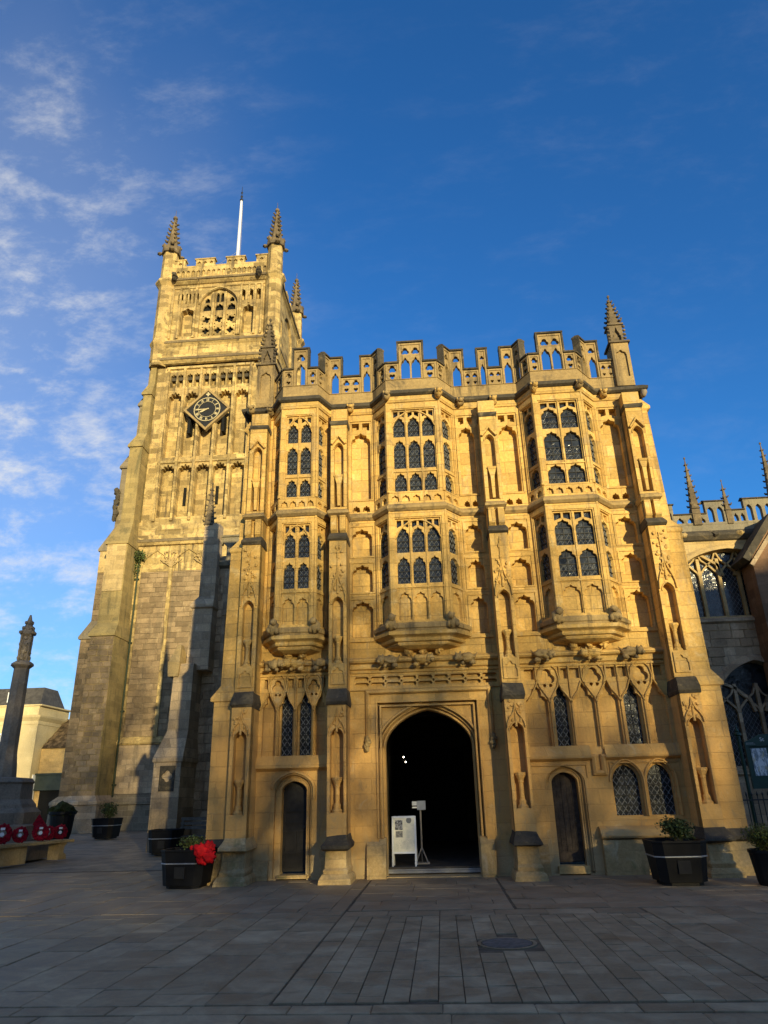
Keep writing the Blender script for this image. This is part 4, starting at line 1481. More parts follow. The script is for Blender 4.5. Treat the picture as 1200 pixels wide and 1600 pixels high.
# corner turrets and pinnacles
for (x, y, r) in ((-21.05, FT + .30, .70), (-11.85, FT + .30, .68), (-11.9, 38.4, .68), (-21.05, 38.4, .68)):
    m = MB()
    m.lathe(x, y, [(r * 1.05, 33.8), (r * 1.05, 35.6), (r * 1.25, 35.9), (r * 1.25, 36.05), (r * 1.0, 36.5), (r, 41.7), (r * 1.45, 42.05), (r * 1.45, 42.2), (r * .98, 42.5), (r * .92, 45.6)], 8, PI / 8)
    tr = m.obj('corner_turret', 'tower_stone', tower)
    g = MB()
    for a in range(8):                                          # gablets round the foot of the spirelet
        q = PI / 4 * a
        cx_, cy_ = x + math.cos(q) * r * .86, y + math.sin(q) * r * .86
        tx, ty = -math.sin(q) * r * .36, math.cos(q) * r * .36
        g.add([(cx_ - tx, cy_ - ty, 45.3), (cx_ + tx, cy_ + ty, 45.3), (cx_, cy_, 46.25), (x, y, 46.2),
               (cx_ * 1.0 + math.cos(q) * .16 - tx * 1.2, cy_ + math.sin(q) * .16 - ty * 1.2, 45.35), (cx_ + math.cos(q) * .16 + tx * 1.2, cy_ + math.sin(q) * .16 + ty * 1.2, 45.35), (cx_ + math.cos(q) * .16, cy_ + math.sin(q) * .16, 46.4)],
              [(4, 5, 6), (0, 4, 6, 3), (5, 1, 3, 6), (0, 1, 5, 4)])
        if a % 2 == 0:
            g.blob((x + math.cos(q + PI / 8) * r * 1.35, y + math.sin(q + PI / 8) * r * 1.35, 45.35), (.24, .24, .16), a, 1, .4)
            g.blob((x + math.cos(q + PI / 8) * r * 1.0, y + math.sin(q + PI / 8) * r * 1.0, 46.3), (.17, .17, .2), a, 1, .4)
    g.lathe(x, y, [(r * .80, 45.5), (r * .66, 46.4), (r * .12, 49.4), (r * .3, 49.5), (r * .26, 49.7), (.02, 49.85), (.015, 50.5)], 8, PI / 8)
    for i in range(6):
        f_ = (i + .3) / 6.2
        z = 46.5 + 2.9 * f_
        rr_ = r * (.66 - .54 * f_) + .08
        for a in range(4):
            q = PI / 4 + PI / 2 * a
            g.blob((x + math.cos(q) * rr_, y + math.sin(q) * rr_, z), (.17 * (1 - .4 * f_),) * 2 + (.12,), i + a, 1, .4)
            g.blob((x + math.cos(q) * (rr_ + .12), y + math.sin(q) * (rr_ + .12), z + .09), (.09,) * 3, i + a, 1, .4)
    g.obj('spirelet', 'pinnacle_stone', tr)
# clock
ck = MB(S)
cx, cz, hd = -16.55, 29.47, 1.80
dia = [(cx - hd, cz), (cx, cz - hd), (cx + hd, cz), (cx, cz + hd)]
ck.slab(dia, (), -.24, .0)
co = ck.obj('clock_face', 'clock_black', tower)
g = MB(S)
din = [(cx + (p - cx) * .90, cz + (q - cz) * .90) for p, q in dia]
dout = [(cx + (p - cx) * 1.03, cz + (q - cz) * 1.03) for p, q in dia]
g.slab(dout, [din], -.34, -.02)
g.obj('clock_frame', 'parapet_stone', co)
g = MB(S)
for (r1, r2) in ((.98, 1.04), (.66, .69)):
    n = 40
    g.slab([(cx + r2 * math.cos(2 * PI * i / n), cz + r2 * math.sin(2 * PI * i / n)) for i in range(n)], [[(cx + r1 * math.cos(2 * PI * i / n), cz + r1 * math.sin(2 * PI * i / n)) for i in range(n)]], -.265, -.24)
g.obj('dial_ring', 'gold_paint', co)
g = MB(S)
NUM = ['XII', 'I', 'II', 'III', 'IIII', 'V', 'VI', 'VII', 'VIII', 'IX', 'X', 'XI']
for k, sN in enumerate(NUM):
    an = PI / 2 - k * PI / 6
    ur, tg = Vector((math.cos(an), math.sin(an))), Vector((math.sin(an), -math.cos(an)))
    wid_ = {'I': .05, 'V': .11, 'X': .12}
    tot = sum(wid_[ch] for ch in sN)
    u = -tot / 2
    for ch in sN:
        w_ = wid_[ch]
        segs = {'I': [(.5, .5)], 'V': [(0, .5), (1, .5)], 'X': [(0, 1), (1, 0)]}[ch]
        for (a, b) in segs:
            p1_ = ur * .95 + tg * (u + w_ * a)
            p2_ = ur * .72 + tg * (u + w_ * b)
            nn = tg * .020
            g.add([(cx + (p1_ - nn).x, -.262, cz + (p1_ - nn).y), (cx + (p1_ + nn).x, -.262, cz + (p1_ + nn).y), (cx + (p2_ + nn).x, -.262, cz + (p2_ + nn).y), (cx + (p2_ - nn).x, -.262, cz + (p2_ - nn).y)], [(0, 1, 2, 3)])
        u += w_
g.obj('dial_numerals', 'gold_paint', co)
for nm, an, ln, wd in (('minute_hand', PI + .05, 1.0, .05), ('hour_hand', PI + .42, .66, .07)):
    g = MB(S)
    d_ = Vector((math.cos(an), math.sin(an)))
    n_ = Vector((-d_.y, d_.x))
    pts = [n_ * wd * .5 - d_ * .15, -n_ * wd * .5 - d_ * .15, d_ * ln * .7 - n_ * wd, d_ * ln, d_ * ln * .7 + n_ * wd]
    g.slab([(cx + p_.x, cz + p_.y) for p_ in pts], (), -.31 if nm[0] == 'm' else -.295, -.285 if nm[0] == 'm' else -.275)
    g.obj(nm, 'gold_paint', co)
g = MB(S)
g.slab([(cx - .06, 30.62), (cx + .06, 30.62), (cx + .06, 30.74), (cx + .16, 30.74), (cx + .16, 30.86), (cx + .06, 30.86), (cx + .06, 31.0), (cx - .06, 31.0), (cx - .06, 30.86), (cx - .16, 30.86), (cx - .16, 30.74), (cx - .06, 30.74)], (), -.262, -.24)
g.obj('dial_cross', 'gold_paint', co)
# lower stage: recess of coursed blocks under leaf carving
m = MB(S)
m.box(-21.2, -9.5, .05, .28, 0, 18.6)
lw = m.obj('lower_wall', 'tower_brown', tower)
coursed(S, -20.75, -12.9, 5.45, 16.6, .74, .37, 'block_stone', tower, True, random.Random(3), .045, t=.055)
m = MB(S)
m.box(-20.75, -12.9, .0, .06, 16.6, 18.5)
m.box(-20.95, -20.45, -.06, .06, 5.4, 18.5)
m.box(-18.42, -18.16, -.10, .06, 5.4, 17.6)
m.sweep2([(-20.5, 16.9), (-20.2, 17.6), (-19.4, 18.2), (-18.6, 17.6), (-18.3, 16.9)][::-1], [(-.06, 0), (.06, 0), (.03, -.1), (-.03, -.1)])
m.sweep2([(-18.3, 16.9), (-18.0, 17.6), (-17.1, 18.2), (-16.2, 17.6), (-15.9, 16.9)][::-1], [(-.06, 0), (.06, 0), (.03, -.1), (-.03, -.1)])
m.obj('panel_head', 'tower_stone', tower)
g = MB(S)
for cx_ in (-18.3, -15.9):
    for i in range(30):
        q = R.uniform(.1, PI - .1)
        d_ = R.uniform(.1, 1.0)
        g.blob((cx_ + math.cos(q) * d_ * .8, -.1, 17.1 + math.sin(q) * d_ * 1.1), (.05 + .05 * R.random(), .09, .07 + .07 * R.random()), i, 1, .6)
    for q in (.5, .9, 1.3, 1.57, 1.85, 2.25, 2.65):
        g.tube((cx_, -.1, 16.9), (cx_ + math.cos(q) * .9, -.12, 16.9 + math.sin(q) * 1.15), .06, 5, .03)
g.obj('carved_leaves', 'aisle_gold', tower)
m = MB(S)
m.box(-20.7, -13, -.04, .06, 2.0, 4.92)
m.obj('base_panel', 'aisle_stone', tower)
m = MB(S)
m.tube((-20.62, -.18, 1.0), (-20.62, -.18, 17.6), .07, 8)
for z in (2.5, 7, 11.5, 16):
    m.box(-20.74, -20.5, -.2, -.02, z, z + .1)
m.obj('drainpipe', 'drain_pipe', tower)


def wing(x0, x1, yf, z, yb=FT + 2.2):
    return [(x0, yb, z), (x0, yf, z), (x1, yf, z), (x1, yb, z)]


# south-west buttresses with their set-offs
m = MB()
def stepped(mb, stages):
    """a buttress in stages, each ended by a projecting drip and a slope"""
    rings, zb = [], -.1
    for k, (x0, x1, yf, zt, sl) in enumerate(stages):
        rings += [wing(x0, x1, yf, zb), wing(x0, x1, yf, zt)]
        if sl:
            rings += [wing(x0 - .13, x1 + .06, yf - .13, zt + .02), wing(x0 - .13, x1 + .06, yf - .13, zt + .18)]
        zb = zt + sl
    mb.loft(rings)


stepped(m, [(-24.35, -21.1, FT + .25, 12.0, 1.3), (-23.8, -21.1, FT + .3, 18.4, 1.8), (-23.0, -21.1, FT + .3, 25.0, 1.7), (-22.2, -21.1, FT + .3, 30.4, 1.2), (-21.75, -21.1, FT + .3, 33.9, 0)])
wbut = m.obj('buttress', 'tower_brown', tower)
m = MB()
stepped(m, [(-22.35, -20.75, FT - 2.3, 11.6, 1.0), (-22.3, -20.85, FT - 1.75, 18.15, 2.0), (-21.95, -21.0, FT - 1.0, 26.1, 1.6), (-21.7, -21.05, FT - .35, 31, 1.3), (-21.5, -21.05, FT, 33.9, 0)])
sbut = m.obj('buttress', 'tower_lime', tower)
coursed(Frame(0, FT + .25, 1, 0), -24.35, -22.4, 1.9, 12.0, .62, .36, 'block_stone', wbut, False, random.Random(5), .03)
coursed(Frame(0, FT + .3, 1, 0), -23.8, -22.45, 13.3, 16.8, .62, .36, 'block_stone', wbut, False, random.Random(6), .03)
coursed(Frame(0, FT - 2.3, 1, 0), -22.35, -20.75, 1.9, 11.6, .6, .36, 'block_stone', sbut, False, random.Random(8), .03)
m = Each()
m.box(-23.79, -22.44, FT + .24, FT + .32, 16.8, 18.4)
m.box(-22.28, -20.92, FT - 1.80, FT - 1.70, 14.8, 18.2)
m.obj('repaired_face', 'aisle_gold', tower)
m = MB()
m.loft([wing(-24.75, -20.5, FT - .1, -.1), wing(-24.7, -20.5, FT - .05, 1.4), wing(-24.75, -20.5, FT - .1, 1.45), wing(-24.75, -20.5, FT - .1, 1.6), wing(-24.35, -20.6, FT + .2, 1.95)])
m.loft([wing(-22.7, -20.4, FT - 2.7, -.1), wing(-22.65, -20.45, FT - 2.6, 1.4), wing(-22.7, -20.4, FT - 2.7, 1.45), wing(-22.7, -20.4, FT - 2.7, 1.6), wing(-22.36, -20.74, FT - 2.32, 1.95)])
m.obj('plinth', 'aisle_stone', tower)
m = MB()
m.loft([wing(-12.3, -10.9, FT - 1.4, 0), wing(-12.3, -10.9, FT - 1.4, 18), wing(-12.1, -11.0, FT - .8, 19.6), wing(-12.1, -11.1, FT - .7, 26), wing(-12.0, -11.2, FT - .2, 27.5), wing(-12.0, -11.3, FT, 33.9)])
m.obj('buttress', 'tower_stone', tower)
g = MB()                                                    # weathered niche figure on the west buttress
for i in range(6):
    g.blob((-23.0 + .06 * math.sin(i * 2.1), FT + .1, 20.9 + i * .42), (.16 + .05 * (i % 2), .2, .3), i, 2, .5, 2)
g.obj('carved_figure', 'crust_stone', tower)
pl = thing('wall_plant', 'small dark green bush rooted in the tower ledge beside the clock-tower buttress', 'plant', (-20.5, FT - .5, 17.6))
LEAFQ = {}


def leaves(mb, c, r, n, size, rnd, flat=.0, shell=.5):
    for i in range(n):
        while True:
            d = Vector((rnd.gauss(0, 1), rnd.gauss(0, 1), rnd.gauss(0, 1)))
            if d.length > .1:
                break
        d.normalize()
        q = (shell + (1 - shell) * rnd.random()) * (1 + .22 * noise.noise(d * 2.3 + Vector(c)))
        p = Vector((c[0] + d.x * r[0] * q, c[1] + d.y * r[1] * q, c[2] + d.z * r[2] * q))
        a = Vector((rnd.gauss(0, 1), rnd.gauss(0, 1), rnd.gauss(0, .7))).normalized()
        b = a.cross(d if abs(a.dot(d)) < .95 else Vector((0, 0, 1))).normalized()
        s_ = size * rnd.uniform(.6, 1.35)
        t_ = p + a * s_
        k = d * s_ * .22
        mb.add([tuple(p), tuple(p + a * s_ * .5 + b * s_ * .34 + k), tuple(t_), tuple(p + a * s_ * .5 - b * s_ * .34 + k)], [(0, 1, 2, 3)])


g = MB()
leaves(g, (-20.6, FT - .35, 17.7), (.55, .3, .5), 260, .16, R)
leaves(g, (-20.65, FT - .3, 16.9), (.25, .2, .9), 140, .13, R)
g.obj('foliage', 'leaf_green', pl)
g = MB()
g.tube((-20.6, FT, 17.0), (-20.6, FT - .35, 17.8), .03, 5)
g.obj('stem', 'old_wood', pl)

fp = thing('flagpole', 'white flagpole rising behind the tower battlements with a small finial', 'flagpole', (-16.6, 33.7, 42.4))
g = MB()
g.tube((-16.6, 33.7, 42.5), (-16.6, 33.7, 55.7), .20, 12, .12)
g.obj('pole', 'flag_white', fp, smooth=True)
g = MB()
g.tube((-16.6, 33.7, 55.7), (-16.6, 33.7, 57.6), .05, 6, .02)
for z, r in ((55.85, .17), (56.3, .12), (56.8, .1)):
    g.blob((-16.6, 33.7, z), (r * 1.2, r * .6, r * 1.6), 2, 1, .2)
g.obj('finial', 'iron', fp)
g = MB()
g.tube((-16.25, 33.6, 44), (-16.45, 33.7, 55.2), .018, 5)
g.tube((-16.6, 33.7, 49.5), (-20.2, 31.5, 43.9), .014, 5)
g.obj('halyard', 'post_grey', fp)

# ------------------------------------------------------------------ aisles either side of the porch
al = thing('church_aisle', 'grey stone aisle in shade between the tower and the porch, with a stepped buttress', 'church', (-7, 11, 0), 'church aisles beside the porch')
A = Frame(0, 10.6, 1, 0)
m = MB(A)
m.slab(rect(-9.3, -4.5, 0, 10.75), [arch(-7.0, 3.0, 3.6, 8.6, 1.65, .2, 0, 0, 20)], 0, .5)
aw = m.obj('aisle_wall', 'aisle_stone', al)
m = MB(A)
m.sweep2([(p[0], max(3.6, p[1])) for p in arch(-7.0, 3.1, 3.6, 8.6, 1.72, .2, 0, 0, 20)][1:], [(-.1, 0), (.12, 0), (.1, -.12), (-.04, -.06)])
for i in range(1, 4):
    m.box(-8.5 + .75 * i - .07, -8.5 + .75 * i + .07, .2, .4, 3.6, 9.8)
m.obj('window_tracery', 'aisle_stone', aw)
m = MB(A)
m.box(-8.5, -5.5, .36, .4, 3.6, 10.3)
m.obj('glass_pane', 'window_glass', aw)
coursed(A, -9.3, -8.62, .9, 10.4, .55, .34, 'block_aisle', aw, False, random.Random(12), .03)
m = MB()
m.box(-9.3, -4.5, 10.9, 24, 0, 10.7)
m.obj('aisle_roof', 'slate', al)
m = MB(A)
m.prof([(0, 10.6), (-.18, 10.7), (-.24, 10.85), (-.1, 10.95), (0, 10.95)], -9.5, -4.5)
m.obj('cornice', 'grey_parapet', al)
m = MB(A)
m.slab(rect(-9.1, -4.5, 10.95, 12.0), [arch(-8.75 + .52 * i, .30, 11.15, 11.55, .22, .2, 3, .06, 9) for i in range(8)], -.06, .12)
m.prof([(-.12, 12.0), (-.14, 12.05), (0, 12.12), (.18, 12.05), (.16, 12.0)], -9.1, -4.5)
m.obj('parapet', 'grey_parapet', al)


def blk(x0, x1, yf, z, yb=10.7):
    return [(x0, yb, z), (x0, yf, z), (x1, yf, z), (x1, yb, z)]


m = MB()
m.loft([blk(-10.25, -9.25, 8.9, -.05), blk(-10.25, -9.25, 8.9, 2.85), blk(-10.3, -9.2, 8.86, 2.9), blk(-10.3, -9.2, 8.86, 3.0), blk(-10.1, -9.3, 9.5, 4.0), blk(-10.05, -9.3, 9.55, 6.4), blk(-10.05, -9.3, 9.6, 6.5)])
bo = m.obj('buttress', 'aisle_stone', al)
m = MB()
m.loft([blk(-9.75, -8.85, 9.9, 6.3), blk(-9.65, -8.85, 9.95, 8.75), blk(-9.75, -8.80, 9.85, 8.8), blk(-9.75, -8.8, 9.85, 8.92), blk(-9.5, -8.85, 10.1, 9.3), blk(-9.5, -8.85, 10.15, 12.5)])
m.obj('buttress', 'aisle_stone', al)
m = MB()
m.loft([blk(-10.25, -9.85, 9.45, 6.0, 10.5), blk(-10.28, -9.82, 9.42, 6.42, 10.5), blk(-10.28, -9.82, 9.42, 6.55, 10.5), blk(-10.1, -9.98, 9.9, 7.3, 10.2)])
m.obj('gabled_cap', 'aisle_gold', al)
m = MB()
m.slab(rect(-10.0, -9.45, 1.9, 2.75), [foil(-9.72, 2.4, .2, 4, 0, 16, .3)], 8.86, 8.9)
m.obj('worn_panel', 'crust_stone', bo)
m = MB()
spirelet(m, -9.35, 10.3, 12.45, 14.5, .24, 7, .09)
m.obj('pinnacle', 'pinnacle_stone', al)
m = MB()
m.loft([blk(-8.9, -5.0, 10.2, -.05), blk(-8.9, -5.0, 10.2, .9), blk(-8.9, -5.0, 10.5, 1.2)])
m.obj('plinth', 'aisle_stone', al)

ar = thing('church_aisle', 'aisle wall right of the porch with large traceried windows and pierced parapet', 'church', (11, 11, 0), 'church aisles beside the porch')
A = Frame(0, 10.0, 1, 0)
m = MB(A)
m.slab(rect(5.3, 20, 0, 6.9), [arch(11.75, 3.1, 2.2, 4.55, 1.45, .22, 0, 0, 20)], 0, .5)
lo = m.obj('aisle_wall', 'aisle_stone', ar)
m = MB(A)
m.slab(rect(5.3, 20, 6.9, 11.0), [arch(11.65, 3.7, 7.6, 9.5, .85, .12, 0, 0, 20)], 0, .5)
hi = m.obj('aisle_wall', 'aisle_gold', ar)
skipw = lambda u, z: (abs(u - 11.75) < 1.85 and z < 4.7) or ((u - 11.75) ** 2 / 3.4 + (z - 4.5) ** 2 / 3.4 < 1 and z >= 4.5)
coursed(A, 9.2, 14.2, .9, 7.4, .62, .34, 'block_aisle', lo, True, random.Random(21), .035, skip=skipw)
for (c, w_, z0, zs, ri, k, own, zt) in ((11.75, 3.1, 2.2, 4.55, 1.45, .22, lo, 6.0), (11.65, 3.7, 7.6, 9.5, .85, .12, hi, 10.35)):
    m = MB(A)
    m.sweep2([(p[0], max(z0, p[1])) for p in arch(c, w_ + .12, z0, zs, ri + .06, k, 0, 0, 20)][1:], [(-.12, .02), (.16, .0), (.15, -.14), (.02, -.10)])
    m.sweep2([(p[0], max(z0, p[1])) for p in arch(c, w_ - .1, z0, zs, ri - .05, k, 0, 0, 20)][1:], [(-.08, .25), (.08, .25), (.04, .10), (-.04, .10)])
    n = 5 if zt > 8 else 4
    lw_ = w_ / n
    zt_ = zs - (.15 if zt > 8 else .35)
    mull = MB(A)
    for i in range(1, n):
        x = c - w_ / 2 + lw_ * i
        mull.box(x - .06, x + .06, .16, .36, z0, zt_ + (.6 if zt > 8 else .9))
    for i in range(n):
        x = c - w_ / 2 + lw_ * (i + .5)
        for sg in (-1, 1):
            pth = [(x + sg * lw_ / 2, zt_ - .25), (x + sg * lw_ * .42, zt_ + .02), (x + sg * lw_ * .18, zt_ + .22), (x, zt_ + .36)]
            mull.sweep2(pth, [(-.035, .18), (.035, .18), (.035, .30), (-.035, .30)])
            if zt < 8 or True:
                p2_ = [(x, zt_ + .36), (x + sg * lw_ * .3, zt_ + .55), (x + sg * lw_ * .5, zt_ + .9)]
                mull.sweep2(p2_, [(-.03, .18), (.03, .18), (.03, .30), (-.03, .30)])
    for sg in (-1, 1):                                       # great sub-arches crossing the head
        mull.sweep2([(c + sg * w_ * .06, zt_ - .1), (c + sg * w_ * .10, zt_ + .35), (c + sg * w_ * .25, zt_ + .75), (c + sg * w_ * .42, zt_ + (.85 if zt > 8 else 1.0))], [(-.05, .16), (.05, .16), (.05, .34), (-.05, .34)])
    m.obj('window_arch', 'aisle_gold' if zt > 8 else 'aisle_stone', own)
    mull.obj('window_tracery', 'aisle_gold' if zt > 8 else 'aisle_stone', own)
    m = MB(A)
    for i in range(n):
        x = c - w_ / 2 + lw_ * i
        p = MB(A)
        p.box(x, x + lw_, .30, .33, z0, zt)
        p.obj('glass_pane', 'window_glass', own)
    lattice(m, c - w_ / 2, c + w_ / 2, z0, zt_ + .2, .295, .16, .008)
    m.obj('leading', 'lead', own, 'stuff')
    m = MB(A)
    m.prof([(.2, z0 + .05), (-.14, z0 - .12), (-.14, z0 - .22), (0, z0 - .3), (.2, z0 - .3)], c - w_ / 2 - .25, c + w_ / 2 + .25)
    m.obj('window_sill', 'aisle_stone', own)
m = MB()
m.box(5.7, 20, 10.4, 24, 0, 10.9)
m.obj('aisle_roof', 'slate', ar)
m = MB(A)
m.prof([(0, 10.62), (-.10, 10.66), (-.22, 10.8), (-.22, 10.9), (-.02, 11.08), (0, 11.08)], 5.3, 20)
m.obj('cornice', 'crust_stone', ar)
m = MB(A)
m.box(5.3, 20, -.05, .2, 11.05, 11.32)
m.obj('parapet_base', 'grey_parapet', ar)
spec = [(9.9, 11.17, 11.75, 3), (11.17, 11.92, 12.28, 2), (11.92, 12.70, 11.86, 3), (12.70, 13.8, 12.32, 3), (13.8, 14.6, 11.86, 3), (14.6, 15.4, 12.3, 2), (8.9, 9.9, 12.2, 2), (7.6, 8.9, 11.8, 3)]
for (x0, x1, zt, n) in spec:
    w_ = (x1 - x0) / n
    m = MB(A)
    m.slab(rect(x0, x1, 11.31, zt), [arch(x0 + (i + .5) * w_, w_ * .66, 11.40, zt - .42 if zt > 12 else zt - .3, .20, .35, 3 if zt < 12 else 0, .04, 10) for i in range(n)], -.06, .14, True)
    o = m.obj('merlon' if zt > 12 else 'parapet_panel', 'grey_parapet', ar)
    g = MB(A)
    g.prof([(-.12, zt), (-.14, zt + .04), (.04, zt + .11), (.22, zt + .04), (.2, zt)], x0 - (.05 if zt > 12 else 0), x1 + (.05 if zt > 12 else 0))
    g.obj('coping', 'crust_stone', o)
for (x, z0, z1, r) in ((10.78, 12.0, 14.35, .20), (12.05, 11.9, 13.25, .13), (13.95, 12.4, 14.85, .21)):
    m = MB()
    m.box(x - r * .8, x + r * .8, 9.95 - r * .4, 9.95 + r * 1.2, 11.3, z0)
    spirelet(m, x, 9.98, z0, z1, r, 8 if r > .15 else 3, .085)
    m.obj('pinnacle', 'pinnacle_stone', ar)
for i, x in enumerate((10.1, 11.3, 12.25, 12.95)):
    g = MB()
    g.blob((x, 9.85, 10.86), (.15, .16, .11), i, 2, .6, 2)
    g.obj('carved_boss', 'aisle_gold' if i % 2 == 0 else 'crust_stone', ar)
# clerestory battlements of the nave far behind
m = MB()
for i in range(5):
    m.box(13.6 + i * 1.5, 14.5 + i * 1.5, 22, 22.4, 14.6, 15.5)
m.box(5, 22, 22, 22.5, 10, 14.7)
m.obj('nave_parapet', 'grey_parapet', ar)
# gabled buttress at the right edge
m = MB()
m.slab([(12.10, 0), (14.2, 0), (14.2, 10.2), (13.15, 11.1), (12.10, 9.55)], (), 9.0, 10.05)
gb = m.obj('gabled_buttress', 'brown_stone', ar)
m = MB()
m.sweep2([(13.2, 11.2), (11.85, 9.45)], [(-.16, 8.85), (.10, 8.85), (.10, 10.1), (-.16, 10.1)])
m.obj('gable_coping', 'crust_stone', gb)
m = MB()
m.sweep2([(13.2, 10.75), (12.02, 9.27)], [(-.07, 8.92), (.08, 8.92), (.08, 9.05), (-.07, 9.05)])
m.obj('gable_moulding', 'aisle_stone', gb)

# ------------------------------------------------------------------ the ground
mkt = MB()
mkt.add([(-400, -400, -.115), (400, -400, -.115), (400, 500, -.115), (-400, 500, -.115)], [(0, 1, 2, 3)])
t = NT('far_paving')
p = t.pos()
br = t.n('TexBrick')
t.set(br.inputs['Vector'], p)
for k_, v_ in (('Scale', 1.), ('Mortar Size', .012), ('Brick Width', .85), ('Row Height', .5)):
    br.inputs[k_].default_value = v_
br.inputs['Color1'].default_value = (.19, .152, .10, 1)
br.inputs['Color2'].default_value = (.26, .21, .14, 1)
br.inputs['Mortar'].default_value = (.09, .073, .05, 1)
t.set(t.b.inputs['Base Color'], t.mix(1., br.outputs['Color'], t.rng(t.noise(p, 1.4, 7, .7), .3, .7, .7, 1.3), 'MULTIPLY'))
t.b.inputs['Roughness'].default_value = .8
market = mkt.obj('market_place', 'far_paving')
market['kind'] = 'structure'
bed = MB()
bed.add([(-17, -11.4, -.083), (9, -11.4, -.083), (9, 3, -.083), (-17, 3, -.083)], [(0, 1, 2, 3)])
bed.obj('joint_bed', 'mortar_bed', market)


def slab_mesh(seed, nm='paving_slab'):
    r = random.Random(seed)
    v = []
    for (s_, z) in ((.5, -.04), (.5, -.006), (.5 - .012, 0.)):
        for (a, b) in ((-1, -1), (1, -1), (1, 1), (-1, 1)):
            v.append((a * s_ + r.uniform(-.006, .006), b * s_ + r.uniform(-.006, .006), z))
    f = [(k * 4 + i, k * 4 + (i + 1) % 4, k * 4 + 4 + (i + 1) % 4, k * 4 + 4 + i) for k in range(2) for i in range(4)] + [(8, 9, 10, 11)]
    me = bpy.data.meshes.new(nm)
    me.from_pydata(v, [], f)
    me.materials.append(M['paving'])
    return me


SL = []          # x0 x1 y0 y1 kind
rs = random.Random(17)


def field(x0, x1, y0, y1, w_, l0, l1, kind, along='y'):
    a0, a1, b0, b1 = (x0, x1, y0, y1) if along == 'y' else (y0, y1, x0, x1)
    a = a0
    while a < a1 - .04:
        ww_ = min(w_ * rs.uniform(.85, 1.18), a1 - a)
        if a1 - a - ww_ < .1:
            ww_ = a1 - a
        b = b0 - rs.uniform(0, l1 * .7)
        while b < b1 - .03:
            l_ = rs.uniform(l0, l1)
            p0, p1 = max(b, b0), min(b + l_, b1)
            if p1 - p0 > .07:
                SL.append((a, a + ww_, p0, p1, kind) if along == 'y' else (p0, p1, a, a + ww_, kind))
            b += l_
        a += ww_


field(-16.5, -1.62, -9.75, -4.55, .55, .62, 1.05, 'paving_slab')
field(-16.5, -1.62, -4.50, 2.6, .55, .62, 1.15, 'paving_slab')
field(-1.60, 2.95, -9.70, -5.05, .235, .30, .62, 'sett')
field(-1.60, 2.95, -5.03, -4.55, .46, .7, 1.1, 'paving_slab', 'x')
field(2.97, 8.6, -9.75, -4.55, .52, .6, 1.1, 'paving_slab')
field(-16.5, 8.6, -10.02, -9.77, .24, .5, .9, 'paving_slab', 'x')
field(-16.5, 8.6, -10.62, -10.05, .55, .75, 1.2, 'paving_slab', 'x')
field(-16.5, 8.6, -11.3, -10.64, .6, .75, 1.2, 'paving_slab', 'x')
field(-1.58, 1.04, -4.48, .42, .52, .7, 1.2, 'paving_slab', 'x')
field(1.08, 8.6, -4.48, .30, .52, .7, 1.3, 'paving_slab', 'x')
MH = (.70, -7.14, .30)
SL = [q for q in SL if not (q[0] < MH[0] + .22 and q[1] > MH[0] - .22 and q[2] < MH[1] + .22 and q[3] > MH[1] - .22)]


def key(q):
    d = math.hypot((q[0] + q[1]) / 2, (q[2] + q[3]) / 2 + 17)
    y = (q[2] + q[3]) / 2
    x = (q[0] + q[1]) / 2
    vis = abs(x + .07 * (y + 17)) < (y + 17) * .62 + .5 and y > -10.9
    return -(q[1] - q[0]) * (q[3] - q[2]) / d ** 3 * (1 if vis else .001)


meshes = {'paving_slab': [slab_mesh(k) for k in range(6)], 'sett': [slab_mesh(k + 20, 'sett') for k in range(4)]}
rest = MB()
cnt = {}
for q in sorted(SL, key=key):
    kd = q[4]
    cnt[kd] = cnt.get(kd, 0) + 1
    dz = rs.uniform(-.004, .004)
    if cnt[kd] <= 300:
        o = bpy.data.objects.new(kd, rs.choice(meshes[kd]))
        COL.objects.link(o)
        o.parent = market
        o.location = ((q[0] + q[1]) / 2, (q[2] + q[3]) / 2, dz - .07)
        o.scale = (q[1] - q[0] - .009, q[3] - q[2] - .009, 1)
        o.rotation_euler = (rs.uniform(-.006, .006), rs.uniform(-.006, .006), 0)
    else:
        g = .008
        rest.add([(q[0] + g, q[2] + g, -.1), (q[1] - g, q[2] + g, -.1), (q[1] - g, q[3] - g, -.1), (q[0] + g, q[3] - g, -.1),
                  (q[0] + g, q[2] + g, dz - .07), (q[1] - g, q[2] + g, dz - .07), (q[1] - g, q[3] - g, dz - .07), (q[0] + g, q[3] - g, dz - .07)],
                 [(4, 5, 6, 7), (0, 1, 5, 4), (1, 2, 6, 5), (2, 3, 7, 6), (3, 0, 4, 7)])
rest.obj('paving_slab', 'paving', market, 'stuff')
mh = thing('manhole_cover', 'round iron manhole cover set among the narrow setts in front of the arch', 'manhole cover', (MH[0], MH[1], 0))
g = MB()
g.lathe(MH[0], MH[1], [(.30, -.1), (.30, -.068), (.285, -.066)], 28)
g.obj('cover', 'cast_iron', mh)
n = 28
g = MB()
g.loft([[(MH[0] + r * math.cos(2 * PI * i / n), MH[1] + r * math.sin(2 * PI * i / n), z) for i in range(n)] for r, z in ((.36, -.1), (.36, -.069), (.315, -.069), (.31, -.09))], False, False)
g.obj('rim', 'paving', mh)
for i in range(3):
    g = MB()
    g.lathe(MH[0], MH[1], [(.08 + i * .08, -.067), (.08 + i * .08, -.0615 - i * .0015), (.06 + i * .08, -.0605 - i * .0015)], 24)
    g.obj('ridge', 'cast_iron', mh)

